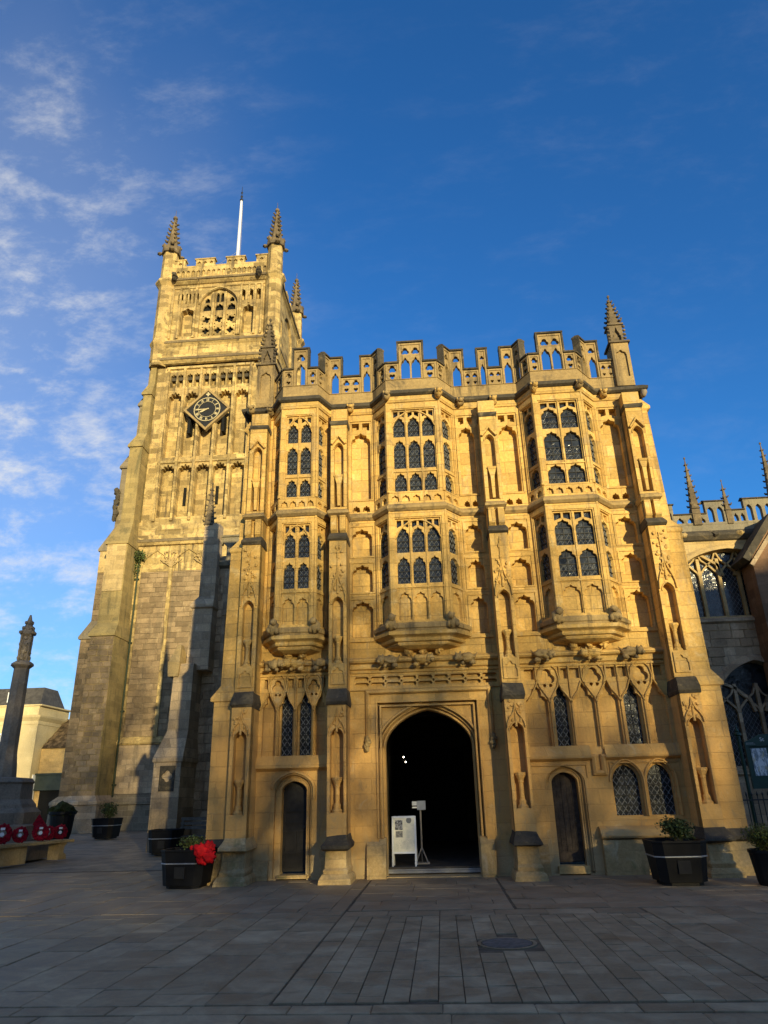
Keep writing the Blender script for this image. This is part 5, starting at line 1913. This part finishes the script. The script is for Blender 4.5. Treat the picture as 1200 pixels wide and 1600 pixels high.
# ------------------------------------------------------------------ planters and their shrubs
def make_planter(label):
    pt_ = thing('planter', label, 'planter', group='square black planters', local=True)

    def oc(w_, z, c=.16):
        k = w_ / 2
        e = k - c * w_
        return [(-e, -k, z), (e, -k, z), (k, -e, z), (k, e, z), (e, k, z), (-e, k, z), (-k, e, z), (-k, -e, z)]
    g = MB()
    g.loft([oc(.70, .0), oc(.70, .05), oc(.82, .06), oc(.90, .44), oc(.90, .46)])
    g.obj('body', 'planter_black', pt_)
    g = MB()
    g.loft([oc(.93, .46), oc(.94, .465), oc(.94, .48), oc(.93, .485)])
    g.obj('trim', 'planter_trim', pt_)
    g = MB()
    g.loft([oc(.92, .485), oc(.96, .68), oc(.98, .70), oc(.98, .73), oc(.88, .73), oc(.86, .66)])
    g.obj('rim', 'planter_black', pt_)
    g = MB()
    g.loft([oc(.87, .62), oc(.87, .66)])
    g.obj('soil', 'soil', pt_)
    g = MB()
    g.add([(-.11, -.462, .20), (.11, -.462, .20), (.11, -.475, .41), (-.11, -.475, .41), (-.11, -.40, .20), (.11, -.40, .20), (.11, -.40, .41), (-.11, -.40, .41)], [(0, 1, 2, 3), (0, 1, 5, 4), (1, 2, 6, 5), (2, 3, 7, 6), (3, 0, 4, 7)])
    g.obj('plaque', 'bar', pt_)
    return pt_


def shrub(x, y, z, r, h, n, size, mat, label, cat='shrub', seed=0):
    s_ = thing('shrub', label, cat, (x, y, z), 'shrubs growing in the planters')
    rn = random.Random(seed)
    g = MB()
    for k in range(5):
        a = rn.uniform(0, 2 * PI)
        d = rn.uniform(0, .45) * r
        leaves(g, (x + d * math.cos(a), y + d * math.sin(a), z + h * rn.uniform(.35, .6)), (r * .75, r * .75, h * .5), n // 5, size, rn, 0, .25)
    g.obj('foliage', mat, s_)
    g = MB()
    for k in range(6):
        a = rn.uniform(0, 2 * PI)
        g.tube((x, y, z - .03), (x + r * .6 * math.cos(a), y + r * .6 * math.sin(a), z + h * .7), .012, 5, .006)
    g.obj('stem', 'old_wood', s_)
    return s_


pl0 = make_planter('black square planter beside the left corner buttress, red poppies at its rim')
for i, (x, y, s_, rz, lab) in enumerate(((-5.40, -.95, 1.0, -.05, None), (4.42, -1.75, 1.04, -.02, 'black square planter under the pair of round-headed windows, bushy herb in it'),
                                         (-9.35, 8.3, 1.05, .05, 'long-looking black planter with a silver line in front of the grey aisle buttress'), (-16.5, 19.4, 1.25, -.1, 'black square planter standing at the foot of the tower'))):
    o = pl0 if i == 0 else copy_tree(pl0)
    o.location = (x, y, -.07)
    o.rotation_euler = (0, 0, rz)
    o.scale = (s_, s_, s_)
    if lab:
        o['label'] = lab
shrub(-5.40, -.95, .68, .33, .20, 420, .06, 'leaf_green', 'low straggly green plant in the planter with red poppies', seed=1)
shrub(4.46, -1.75, .70, .34, .36, 1900, .05, 'leaf_green', 'bushy grey-green herb in the planter under the round-headed windows', seed=2)
shrub(-16.5, 19.4, .88, .5, .75, 700, .10, 'leaf_green', 'tall loose green plant in the planter at the tower foot', seed=3)
rp = thing('round_planter', 'round dark tub at the right edge carrying a white tag', 'planter', (6.02, -2.2, 0))
g = MB()
g.lathe(6.02, -2.2, [(.30, -.08), (.33, .03), (.385, .46), (.40, .47), (.40, .52), (.36, .52), (.35, .47)], 24)
g.obj('tub', 'planter_black', rp, smooth=False)
g = MB(Frame(5.99, -2.585, 1, .05))
g.box(-.06, .16, -.012, .01, .20, .33)
tg_ = g.obj('tag', 'paper_white', rp)
g = MB(Frame(5.99, -2.585, 1, .05))
g.box(-.02, .0, -.016, -.012, .22, .31)
for z in (.22, .257, .295):
    g.box(-.02, .045, -.0165, -.0125, z, z + .018)
g.obj('tag_letter', 'iron', tg_)
s_ = shrub(6.02, -2.2, .50, .42, .44, 3800, .036, 'leaf_box', 'clipped round box bush in the tub at the right edge', seed=5)
bp = thing('black_tub', 'tall black tub with mossy mound behind the poppy wreaths', 'planter', (-18.0, 17.8, 0))
g = MB()
g.lathe(-18.0, 17.8, [(.42, 0), (.50, .3), (.56, 1.05), (.62, 1.1), (.62, 1.22), (.5, 1.22)], 20)
g.obj('tub', 'planter_black', bp)
g = MB()
g.blob((-18.0, 17.8, 1.2), (.56, .56, .42), 3, 3, .35, 2.5)
g.obj('mossy_mound', 'leaf_moss', bp)

# red felt poppies tied to the left planter
pop = []
for i, (x, y, z, r, lab) in enumerate(((-4.88, -1.45, .60, .23, 'large red fabric poppy hung beside the left corner buttress'), (-5.14, -1.35, .66, .10, 'small red fabric poppy on the planter rim'))):
    t_ = thing('fabric_poppy', lab, 'poppy', (x, y, z), 'red fabric poppies')
    for k in range(4):
        a = PI / 4 + PI / 2 * k + .3
        g = MB()
        g.blob((x + math.cos(a) * r * .48, y - .02 - .06 * (k % 2), z + math.sin(a) * r * .48), (r * .55, r * .16, r * .55), k + i * 9, 3, .55, 2.2)
        g.obj('petal', 'poppy_red', t_, smooth=True)
    g = MB()
    g.blob((x, y - r * .30, z), (r * .17, r * .1, r * .17), 1, 2, .2)
    g.obj('flower_eye', 'wreath_red', t_)

# ------------------------------------------------------------------ sign boards in the doorway
ab = thing('pavement_sign', 'white framed pavement sign with a pale poster, standing at the left of the arch', 'sign', (-.93, .80, .10))
FB = Frame(-1.20, .60, 1, -.04)


def tilt(mb, u0, u1, t0, t1, z0, z1, k=.16):
    mb.add([(u0, t0 + (z0) * k, z0), (u1, t0 + z0 * k, z0), (u1, t1 + z0 * k, z0), (u0, t1 + z0 * k, z0), (u0, t0 + z1 * k, z1), (u1, t0 + z1 * k, z1), (u1, t1 + z1 * k, z1), (u0, t1 + z1 * k, z1)],
           [(0, 3, 2, 1), (4, 5, 6, 7), (0, 1, 5, 4), (1, 2, 6, 5), (2, 3, 7, 6), (3, 0, 4, 7)])


for (u0, u1, z0, z1) in ((0, .035, .10, 1.14), (.525, .56, .10, 1.14), (.03, .53, 1.10, 1.145), (.03, .53, .36, .40)):
    g = MB(FB)
    tilt(g, u0, u1, 0, .025, z0, z1)
    g.obj('frame_bar', 'white_metal', ab)
g = MB(FB)
tilt(g, .035, .525, .008, .02, .40, 1.10)
g.obj('poster_sheet', 'poster', ab)
for u in (.0, .525):
    g = MB(FB)
    tilt(g, u, u + .035, .34, .36, .10, 1.12, -.15)
    g.obj('rear_leg', 'white_metal', ab)
st_ = thing('stand', 'thin post on a splayed foot holding a small box, inside the arch', 'stand', (-.60, 1.3, .10))
X_, Y_ = -.53, 1.2
g = MB()
g.tube((X_, Y_, .40), (X_, Y_, 1.38), .022, 8)
g.obj('post', 'post_grey', st_)
for a in (-2.6, -.54, 1.57):
    g = MB()
    g.tube((X_, Y_, .45), (X_ + .17 * math.cos(a), Y_ + .17 * math.sin(a), .12), .016, 6)
    g.obj('leg', 'post_grey', st_)
g = MB()
g.box(X_ - .18, X_ + .18, Y_ - .13, Y_ + .12, .10, .135)
g.obj('foot_plate', 'post_grey', st_)
g = MB()
g.box(X_ - .07, X_ + .13, Y_ - .07, Y_ - .02, 1.26, 1.46)
g.obj('box', 'steel', st_)
g = MB()
g.box(X_ - .19, X_ - .075, Y_ - .075, Y_ - .04, 1.36, 1.45)
g.box(X_ - .19, X_ - .075, Y_ - .075, Y_ - .04, 1.30, 1.335)
g.obj('notice', 'paper_white', st_)

# ------------------------------------------------------------------ notice board and railing on the right
nbd = thing('notice_board', 'dark green notice board on posts with an arched head, at the right edge', 'notice board', (8.6, 5, 0))
FN = Frame(8.82, 5.0, 1, -.12)
for u in (-.12, 1.42):
    g = MB(FN)
    g.tube((u, 0, 0), (u, 0, 2.95), .05, 10)
    g.lathe(u, 0, [(.05, 2.95), (.10, 2.98), (.10, 3.02), (.05, 3.06), (.06, 3.10), (.02, 3.17), (.01, 3.26)], 10)
    g.obj('post', 'sign_green', nbd)
g = MB(FN)
g.slab([(0, 1.52), (1.3, 1.52), (1.3, 2.78), (1.1, 2.86), (.85, 2.98), (.45, 2.98), (.2, 2.86), (0, 2.78)], [rect(.10, 1.20, 1.68, 2.66)], -.06, .06)
g.obj('board_frame', 'sign_green', nbd)
g = MB(FN)
g.box(.06, 1.24, .0, .05, 1.6, 2.7)
g.obj('back_panel', 'sign_green', nbd)
for u0, u1, z0, z1 in ((.14, .56, 1.86, 2.60), (.62, 1.04, 1.9, 2.58)):
    g = MB(FN)
    g.box(u0, u1, -.012, .0, z0, z1)
    g.obj('notice_sheet', 'notice_sheet', nbd)


def text(s_, fr, u, t_, z, size, mat, parent, name='lettering'):
    cu = bpy.data.curves.new(name, 'FONT')
    cu.body = s_
    cu.size = size
    cu.extrude = .002
    tmp = bpy.data.objects.new(name, cu)
    COL.objects.link(tmp)
    bpy.context.view_layer.update()
    dg = bpy.context.evaluated_depsgraph_get()
    me = bpy.data.meshes.new_from_object(tmp.evaluated_get(dg))
    bpy.data.objects.remove(tmp)
    v = [fr(u + q.co.x, t_ - q.co.z, z + q.co.y) for q in me.vertices]
    f = [tuple(pp.vertices) for pp in me.polygons]
    mb_ = MB()
    mb_.v, mb_.f = v, f
    return mb_.obj(name, mat, parent)


text('St', FN, .42, -.065, 2.79, .15, 'paper_white', nbd)
g = MB(FN)
g.box(.04, .24, -.064, -.06, 2.745, 2.752)
g.box(.04, .28, -.064, -.06, 2.715, 2.72)
g.obj('ruled_line', 'paper_white', nbd)
rl = thing('iron_railing', 'black iron railing below the notice board at the right edge', 'railing', (9, 4.6, 0))
FR = Frame(8.3, 4.75, 1, .05)
for z in (.22, 1.22):
    g = MB(FR)
    g.box(0, 4, -.02, .02, z, z + .035)
    g.obj('rail', 'iron', rl)
for i in range(27):
    g = MB(FR)
    u = .05 + i * .15
    g.tube((u, 0, .0), (u, 0, 1.34), .014, 6)
    g.lathe(u, 0, [(.014, 1.34), (.03, 1.38), (.004, 1.46)], 6)
    g.obj('bar', 'iron', rl)

# ------------------------------------------------------------------ war memorial, its ledge and wreaths
wmem = thing('war_memorial', 'dark stone memorial cross shaft with carved head on a stepped plinth', 'memorial', (-14.65, 7, 0))
x, y = -14.65, 7.0
for nm, prof, n_, a0 in (('step', [(1.75, -.05), (1.75, .45), (1.70, .5)], 8, PI / 8), ('step', [(1.5, .5), (1.5, .95), (1.42, 1.0)], 8, PI / 8),
                         ('plinth', [(1.30, 1.0), (1.32, 1.35), (1.15, 1.5), (1.12, 1.6), (.98, 1.75), (.95, 2.22), (1.0, 2.28), (.9, 2.40), (.35, 2.45)], 8, PI / 8),
                         ('shaft', [(.40, 2.4), (.36, 2.8), (.30, 3.2), (.255, 6.1)], 8, PI / 8),
                         ('capital', [(.25, 6.05), (.38, 6.16), (.36, 6.24), (.24, 6.32)], 8, PI / 8)):
    g = MB()
    g.lathe(x, y, prof, n_, a0)
    g.obj(nm, 'memorial_stone', wmem)
g = MB()
g.lathe(x, y, [(.17, 6.3), (.15, 7.2), (.25, 7.28), (.24, 7.38), (.13, 7.6), (.03, 8.0)], 6, PI / 6)
for k in range(4):
    a = k * PI / 2 + .3
    for m_ in range(3):
        g.blob((x + .13 * math.cos(a + .2 * m_), y + .13 * math.sin(a + .2 * m_), 6.45 + .24 * m_), (.09, .09, .15), k + m_ * 4, 2, .6, 2.4)
    g.blob((x + .14 * math.cos(a), y + .14 * math.sin(a), 7.12), (.06, .06, .07), k + 4, 2, .3)
    for zz, d in ((7.33, .26), (7.5, .17), (7.7, .10)):
        g.blob((x + d * math.cos(a + PI / 4), y + d * math.sin(a + PI / 4), zz), (.08, .08, .08), k + 9, 1, .6)
    g.tube((x + .2 * math.cos(a + .78), y + .2 * math.sin(a + .78), 6.3), (x + .21 * math.cos(a + .78), y + .21 * math.sin(a + .78), 7.25), .035, 5)
g.obj('carved_head', 'memorial_stone', wmem)
bn = thing('stone_ledge', 'pale stone bench ledge carrying red poppy wreaths, left edge', 'bench', (-12.5, 5, 0))
d_ = Vector((.75, 2.5)).normalized()
FL = Frame(-13.75, .9, d_.x, d_.y)


def lw_(u):
    return FL(u, .25, 0)


for k in range(4):
    g = MB(FL)
    g.box(k * 1.6, k * 1.6 + 1.59 if k < 3 else 6.35, -.04, .56, .44, .52)
    g.obj('seat_slab', 'plinth_stone', bn)
g = MB(FL)
g.box(0, 4.6, .08, .50, -.05, .44)
g.obj('base', 'plinth_stone', bn)
g = MB(FL)
g.loft([[(5.85 + a, t_, z) for a, t_ in ((0, .06), (w_, .06), (w_, .5), (0, .5))] for z, w_ in ((-.05, .34), (.08, .32), (.16, .20), (.32, .22), (.44, .34))])
g.obj('leg', 'plinth_stone', bn)


def make_wreath():
    t_ = thing('poppy_wreath', 'round wreath of red poppies with a white card, propped on the stone ledge', 'wreath', group='poppy wreaths on the ledge', local=True)
    rn = random.Random(4)
    n_, m_ = 26, 8
    g = MB()
    rings = []
    for i in range(n_):
        a = 2 * PI * i / n_
        rings.append([(math.cos(a) * (.17 + .07 * math.cos(2 * PI * j / m_)), -.05 + .06 * math.sin(2 * PI * j / m_), .25 + math.sin(a) * (.17 + .07 * math.cos(2 * PI * j / m_))) for j in range(m_)])
    rings.append(rings[0])
    g.loft(rings, False, False)
    for i in range(44):
        a, b = rn.uniform(0, 2 * PI), rn.uniform(.3, PI - .3)
        q = .17 + .07 * math.cos(b)
        g.blob((math.cos(a) * q, -.05 - .06 * math.sin(b), .25 + math.sin(a) * q), (.035, .025, .035), i, 1, .5)
    g.obj('wreath_ring', 'wreath_red', t_)
    g = MB()
    g.lathe(0, 0, [(.06, .0), (.06, .01)], 14)
    g.v = [(a, -.11 + .0 * b, .25 + b * 1.0 + (c * 0)) if False else (a * .9, -.115 - c, .23 + b * .9) for a, b, c in g.v]
    g.obj('badge', 'paper_white', t_)
    g = MB()
    g.box(-.05, .055, -.135, -.125, .335, .395)
    g.obj('card', 'paper_white', t_)
    return t_


w0 = make_wreath()
WR = [(2.55, 1.5, .30, 'largest wreath, cut by the left frame edge, propped highest on the ledge'), (3.15, 1.05, .2, 'dark red wreath lowest on the ledge at the left frame edge'), (3.75, 1.12, .26, 'wreath with a white ribbon, third from the left frame edge'), (4.32, .92, .17, 'wreath with a white ring badge, left of the gap in the row'),
      (5.15, 1.0, .22, 'wreath just right of the gap in the row of wreaths'), (5.52, .86, .28, 'wreath second from the right end of the ledge'), (5.95, .9, .22, 'wreath at the right end of the ledge')]
for i, (u, s_, t0, lab) in enumerate(WR):
    o = w0 if i == 0 else copy_tree(w0)
    px_, py_, _ = FL(u, t0 - .02, 0)
    o.location = (px_, py_, .52 + (.0 if i else .0))
    o.rotation_euler = (-.15, 0, .35 + R.uniform(-.15, .15))
    o.scale = (s_, s_, s_)
    o['label'] = 'red poppy ' + lab
tr_ = thing('poppy_cross', 'triangular red poppy tribute with a grey plaque behind the wreaths', 'tribute', (-12.9, 7.2, .5))
g = MB(Frame(-13.1, 6.9, 1, .2))
g.slab([(-.42, .52), (.42, .52), (.15, 1.02), (-.05, 1.28), (-.2, 1.0)], (), 0, .07)
g.obj('red_panel', 'wreath_red', tr_)
g = MB(Frame(-13.1, 6.9, 1, .2))
g.box(-.30, .38, -.03, 0, .54, .80)
g.obj('plaque', 'memorial_stone', tr_)
gbn = thing('garden_bench', 'grey slatted bench half hidden behind the left corner of the porch', 'bench', (-8.2, 8.6, 0))
for z, y_ in ((.45, 8.3), (.45, 8.45), (.45, 8.6), (.66, 8.75), (.80, 8.77), (.94, 8.79)):
    g = MB()
    g.box(-9.05, -7.3, y_, y_ + (.11 if z < .5 else .03), z, z + (.03 if z < .5 else .10))
    g.obj('slat', 'grey_wood', gbn)
for x_ in (-9.0, -7.4):
    for y_ in (8.32, 8.74):
        g = MB()
        g.box(x_, x_ + .07, y_, y_ + .07, 0, .95 if y_ > 8.5 else .45)
        g.obj('leg', 'grey_wood', gbn)

# ------------------------------------------------------------------ houses at the left, and the terrace behind the camera that shades the square
yh = thing('corner_house', 'cream classical house with dark slate roof and dormer behind the memorial', 'house', (-40, 47, 0))
g = MB()
g.box(-52, -35.5, 45, 50.5, 0, 8.75)
g.obj('wall', 'cream_render', yh)
g = MB()
g.sweep([(-52, 45), (-35.5, 45), (-35.5, 50.5)], [(-.1, 8.1), (.06, 8.1), (.06, 8.4), (.3, 8.7), (.35, 8.85), (.02, 8.9), (-.1, 8.9)])
g.obj('cornice', 'cream_render', yh)
g = MB()
g.box(-52, -35.6, 45.05, 50.4, 8.85, 9.7)
g.box(-52.1, -35.3, 44.9, 50.5, 9.7, 9.82)
g.obj('parapet', 'cream_render', yh)
g = MB()
g.loft([[(-52, 45.6, 9.8), (-35.9, 45.6, 9.8), (-35.9, 50.2, 9.8), (-52, 50.2, 9.8)], [(-52, 47.0, 11.6), (-36.5, 47.0, 11.6), (-36.5, 49.4, 11.6), (-52, 49.4, 11.6)]])
rf = g.obj('roof', 'slate', yh)
g = MB()
g.box(-39.3, -38.0, 45.9, 47.5, 9.9, 11.1)
g.obj('dormer', 'flag_white', yh)
g = MB()
g.box(-39.1, -38.7, 45.85, 45.9, 10.1, 10.9)
g.box(-38.6, -38.2, 45.85, 45.9, 10.1, 10.9)
g.obj('dormer_pane', 'void_dark', yh)
for x_ in (-42.4, -39.3):
    for z in (1.5, 5.3):
        g = MB()
        g.box(x_, x_ + 1.2, 44.94, 45.0, z, z + 2.1)
        wf = g.obj('window', 'flag_white', yh)
        for i in range(2):
            for j in range(4):
                p = MB()
                p.box(x_ + .1 + i * .53, x_ + .57 + i * .53, 44.925, 44.94, z + .1 + j * .48, z + .52 + j * .48)
                p.obj('pane', 'void_dark', wf)
g = MB()
g.box(-37.6, -37.4, 44.94, 45, 0, 8.1)
g.box(-35.6, -35.45, 44.9, 45.05, 0, 8.1)
g.obj('pilaster', 'cream_render', yh)
sh = thing('shop', 'low shop with brown stone-tiled roof, ochre wall and dark green front beside the tower', 'shop', (-32, 48, 0))
g = MB()
g.box(-35.45, -28.0, 46.2, 53, 0, 6.2)
g.obj('wall', 'ochre_render', sh)
g = MB()
g.slab(rect(0, 1, 0, 1), (), 0, .01)
tl = MB()
rn = random.Random(9)
rows = 16
for r_ in range(rows):
    y0_, z0_ = 45.95 + r_ * .235, 6.15 + r_ * .175
    x_ = -35.4 + rn.uniform(0, .3)
    while x_ < -28:
        w2_ = rn.uniform(.3, .55)
        tl.add([(x_, y0_, z0_ + rn.uniform(0, .04)), (x_ + w2_ - .03, y0_, z0_ + rn.uniform(0, .04)), (x_ + w2_ - .03, y0_ + .34, z0_ + .28), (x_, y0_ + .34, z0_ + .28), (x_, y0_, z0_ - .05), (x_ + w2_ - .03, y0_, z0_ - .05)], [(0, 1, 2, 3), (0, 1, 5, 4)])
        x_ += w2_
tl.obj('roof_tiles', 'stone_tile', sh, 'stuff')
g = MB()
g.add([(-35.4, 46.05, 6.1), (-28, 46.05, 6.1), (-28, 49.8, 8.95), (-35.4, 49.8, 8.95), (-35.4, 53.5, 6.1), (-28, 53.5, 6.1)], [(0, 1, 2, 3), (3, 2, 5, 4), (1, 5, 2), (0, 3, 4)])
g.obj('roof', 'stone_tile', sh)
g = MB()
g.box(-35.4, -28.6, 45.8, 46.2, 2.75, 3.85)
g.box(-35.4, -28.6, 45.65, 46.2, 3.85, 4.0)
g.box(-35.4, -28.6, 45.75, 46.2, 2.6, 2.75)
g.obj('fascia', 'shop_green', sh)
g = MB()
g.box(-35.0, -28.8, 46.1, 46.18, -.1, 2.6)
g.obj('shopfront', 'void_dark', sh)
g = MB()
g.box(-35.75, -35.42, 45.4, 45.95, -.1, 3.9)
g.obj('pilaster', 'flag_white', sh)
g = MB()
g.box(-32.0, -31.7, 46.13, 46.17, 4.4, 5.3)
g.obj('window', 'flag_white', sh)
bsh = thing('bush', 'dark green bush growing in front of the shop behind the memorial', 'bush', (-37.6, 44, 0))
g = MB()
leaves(g, (-37.6, 43.2, 3.6), (1.7, .8, .9), 700, .22, random.Random(31), 0, .2)
leaves(g, (-38.6, 43.2, 2.4), (1.0, .8, 1.3), 500, .22, random.Random(32), 0, .2)
g.obj('foliage', 'leaf_green', bsh)
g = MB()
g.tube((-37.8, 43.2, 0), (-37.7, 43.2, 3.2), .1, 6)
g.obj('trunk', 'old_wood', bsh)

RID = [(-75, -58, 6.9, 'with the dark slate roof, furthest west'), (-58, -44, 7.2, 'west of the middle, broad front'), (-44, -30, 6.6, 'low and long, west side'), (-30, -16, 7.2, 'with four windows a floor, west of the camera'), (-16, -3, 6.8, 'directly opposite the tower'),
       (-3, 9, 7.2, 'directly opposite the arch'), (9, 17.5, 6.7, 'narrow, east of the arch axis'), (17.5, 24, 7.2, 'narrowest of the row'), (24, 31, 6.9, 'last low one before the tall block'), (31, 40, 18.2, 'tall and narrow, first of the tall block'), (40, 52, 18.8, 'tallest of the row'), (52, 66, 18.2, 'tall and broad'), (66, 84, 17.4, 'tall, furthest east')]
for i, (x0, x1, zr, lb_) in enumerate(RID):
    t_ = thing('terraced_house', 'terraced stone house ' + lb_, 'house', ((x0 + x1) / 2, -49, 0), 'houses closing the square behind the viewer')
    ze = zr - 2.6
    g = MB()
    g.box(x0 + .01, x1 - .01, -53.5, -44.5, 0, ze)
    g.obj('wall', 'terrace_stone', t_)
    g = MB()
    g.prof([(-54, ze), (-44, ze), (-49, zr)], x0, x1)
    g.obj('roof', 'slate', t_)
    g = MB()
    g.box(x0 + .4, x0 + 1.5, -49.4, -48.6, zr - .6, zr + 1.0)
    g.obj('chimney', 'terrace_stone', t_)
    n_ = max(2, int((x1 - x0) / 3))
    for a in range(n_):
        for b in range(2 if zr < 10 else 5):
            xx = x0 + (a + .5) * (x1 - x0) / n_
            zz = .7 + b * (ze - .6) / (2 if zr < 10 else 5)
            w_ = MB()
            w_.box(xx - .6, xx + .6, -44.5, -44.42, zz, zz + 1.5)
            wf = w_.obj('window', 'flag_white', t_)
            p = MB()
            p.box(xx - .5, xx + .5, -44.42, -44.40, zz + .1, zz + 1.4)
            p.obj('pane', 'window_glass', wf)

# bare trees along the far side of the square: the low sun comes through their twigs
def bare_tree_mesh(seed):
    rn = random.Random(seed)
    g = MB()
    g.tube((0, 0, 0), (0, 0, 5.6), .24, 8, .15)
    tr = MB()
    nodes = []
    for k in range(9):
        a = k * 2.4 + rn.uniform(-.3, .3)
        e = rn.uniform(.5, 1.25)
        p0 = Vector((0, 0, rn.uniform(3.6, 5.6)))
        d0 = Vector((math.cos(a) * math.cos(e), math.sin(a) * math.cos(e), math.sin(e)))
        p = p0
        for s_ in range(4):
            d0 = (d0 + Vector((rn.uniform(-.25, .25), rn.uniform(-.25, .25), rn.uniform(.02, .25)))).normalized()
            q_ = p + d0 * rn.uniform(1.5, 2.5)
            g.tube(tuple(p), tuple(q_), .10 - .02 * s_, 5, .08 - .02 * s_)
            nodes += [(p.lerp(q_, f_), d0) for f_ in (.3, .6, .9)]
            p = q_
    for i in range(TW_N):
        if i % 3:
            d = Vector((rn.gauss(0, 1), rn.gauss(0, 1), rn.gauss(0, 1))).normalized() * rn.random() ** .4
            p = Vector((d.x * 4.3, d.y * 4.0, 8.1 + d.z * 5.6))
            d0 = (p - Vector((0, 0, 5))).normalized()
        else:
            n0, d0 = rn.choice(nodes)
            p = n0 + Vector((rn.gauss(0, .5), rn.gauss(0, .5), rn.gauss(0, .5)))
        d = (d0 * .6 + Vector((rn.gauss(0, 1), rn.gauss(0, 1), rn.gauss(.25, .8)))).normalized()
        tr.tube(tuple(p), tuple(p + d * rn.uniform(.7, 1.4)), .02, 3, .007)
    return g, tr


TW_N = 3000
tree_src = []
for k in range(2):
    g, tw = bare_tree_mesh(40 + k)
    t_ = thing('bare_tree', 'leafless tree', 'tree', (0, 0, 0), 'bare trees on the far side of the square', local=True)
    g.obj('trunk', 'old_wood', t_)
    tw.obj('crown', 'old_wood', t_, 'stuff')
    tree_src.append(t_)
TX = [(-26, 1.05), (-20, 1.0), (-14.2, 1.06), (-8.6, 1.0), (-3, 1.07), (2.6, 1.02), (8, 1.08), (13.4, 1.06), (18.6, 1.0), (23.6, .80)]
TL = ['westernmost', 'second from the west', 'opposite the shop', 'opposite the tower', 'left of the arch axis', 'opposite the arch', 'first east of the arch axis', 'second east of the arch axis', 'opposite the narrow house', 'smallest and easternmost']
for i, ((x, s_), lb_) in enumerate(zip(TX, TL)):
    o = tree_src[i] if i < 2 else copy_tree(tree_src[i % 2])
    o.location = (x, -40 + (i % 3) * .8, 0)
    o.rotation_euler = (0, 0, i * 1.3)
    o.scale = (s_, s_, s_)
    o['label'] = 'leafless tree with a round twiggy crown, ' + lb_

o = copy_tree(tree_src[0])  # extra tall tree, unseen, added to throw shade on the lower tower
o.location = (9.4, -43.5, 0)
o.rotation_euler = (0, 0, 2)
o.scale = (1.3, 1.3, 1.95)
o['label'] = 'tallest leafless tree, out of view, added to shade the lower tower'
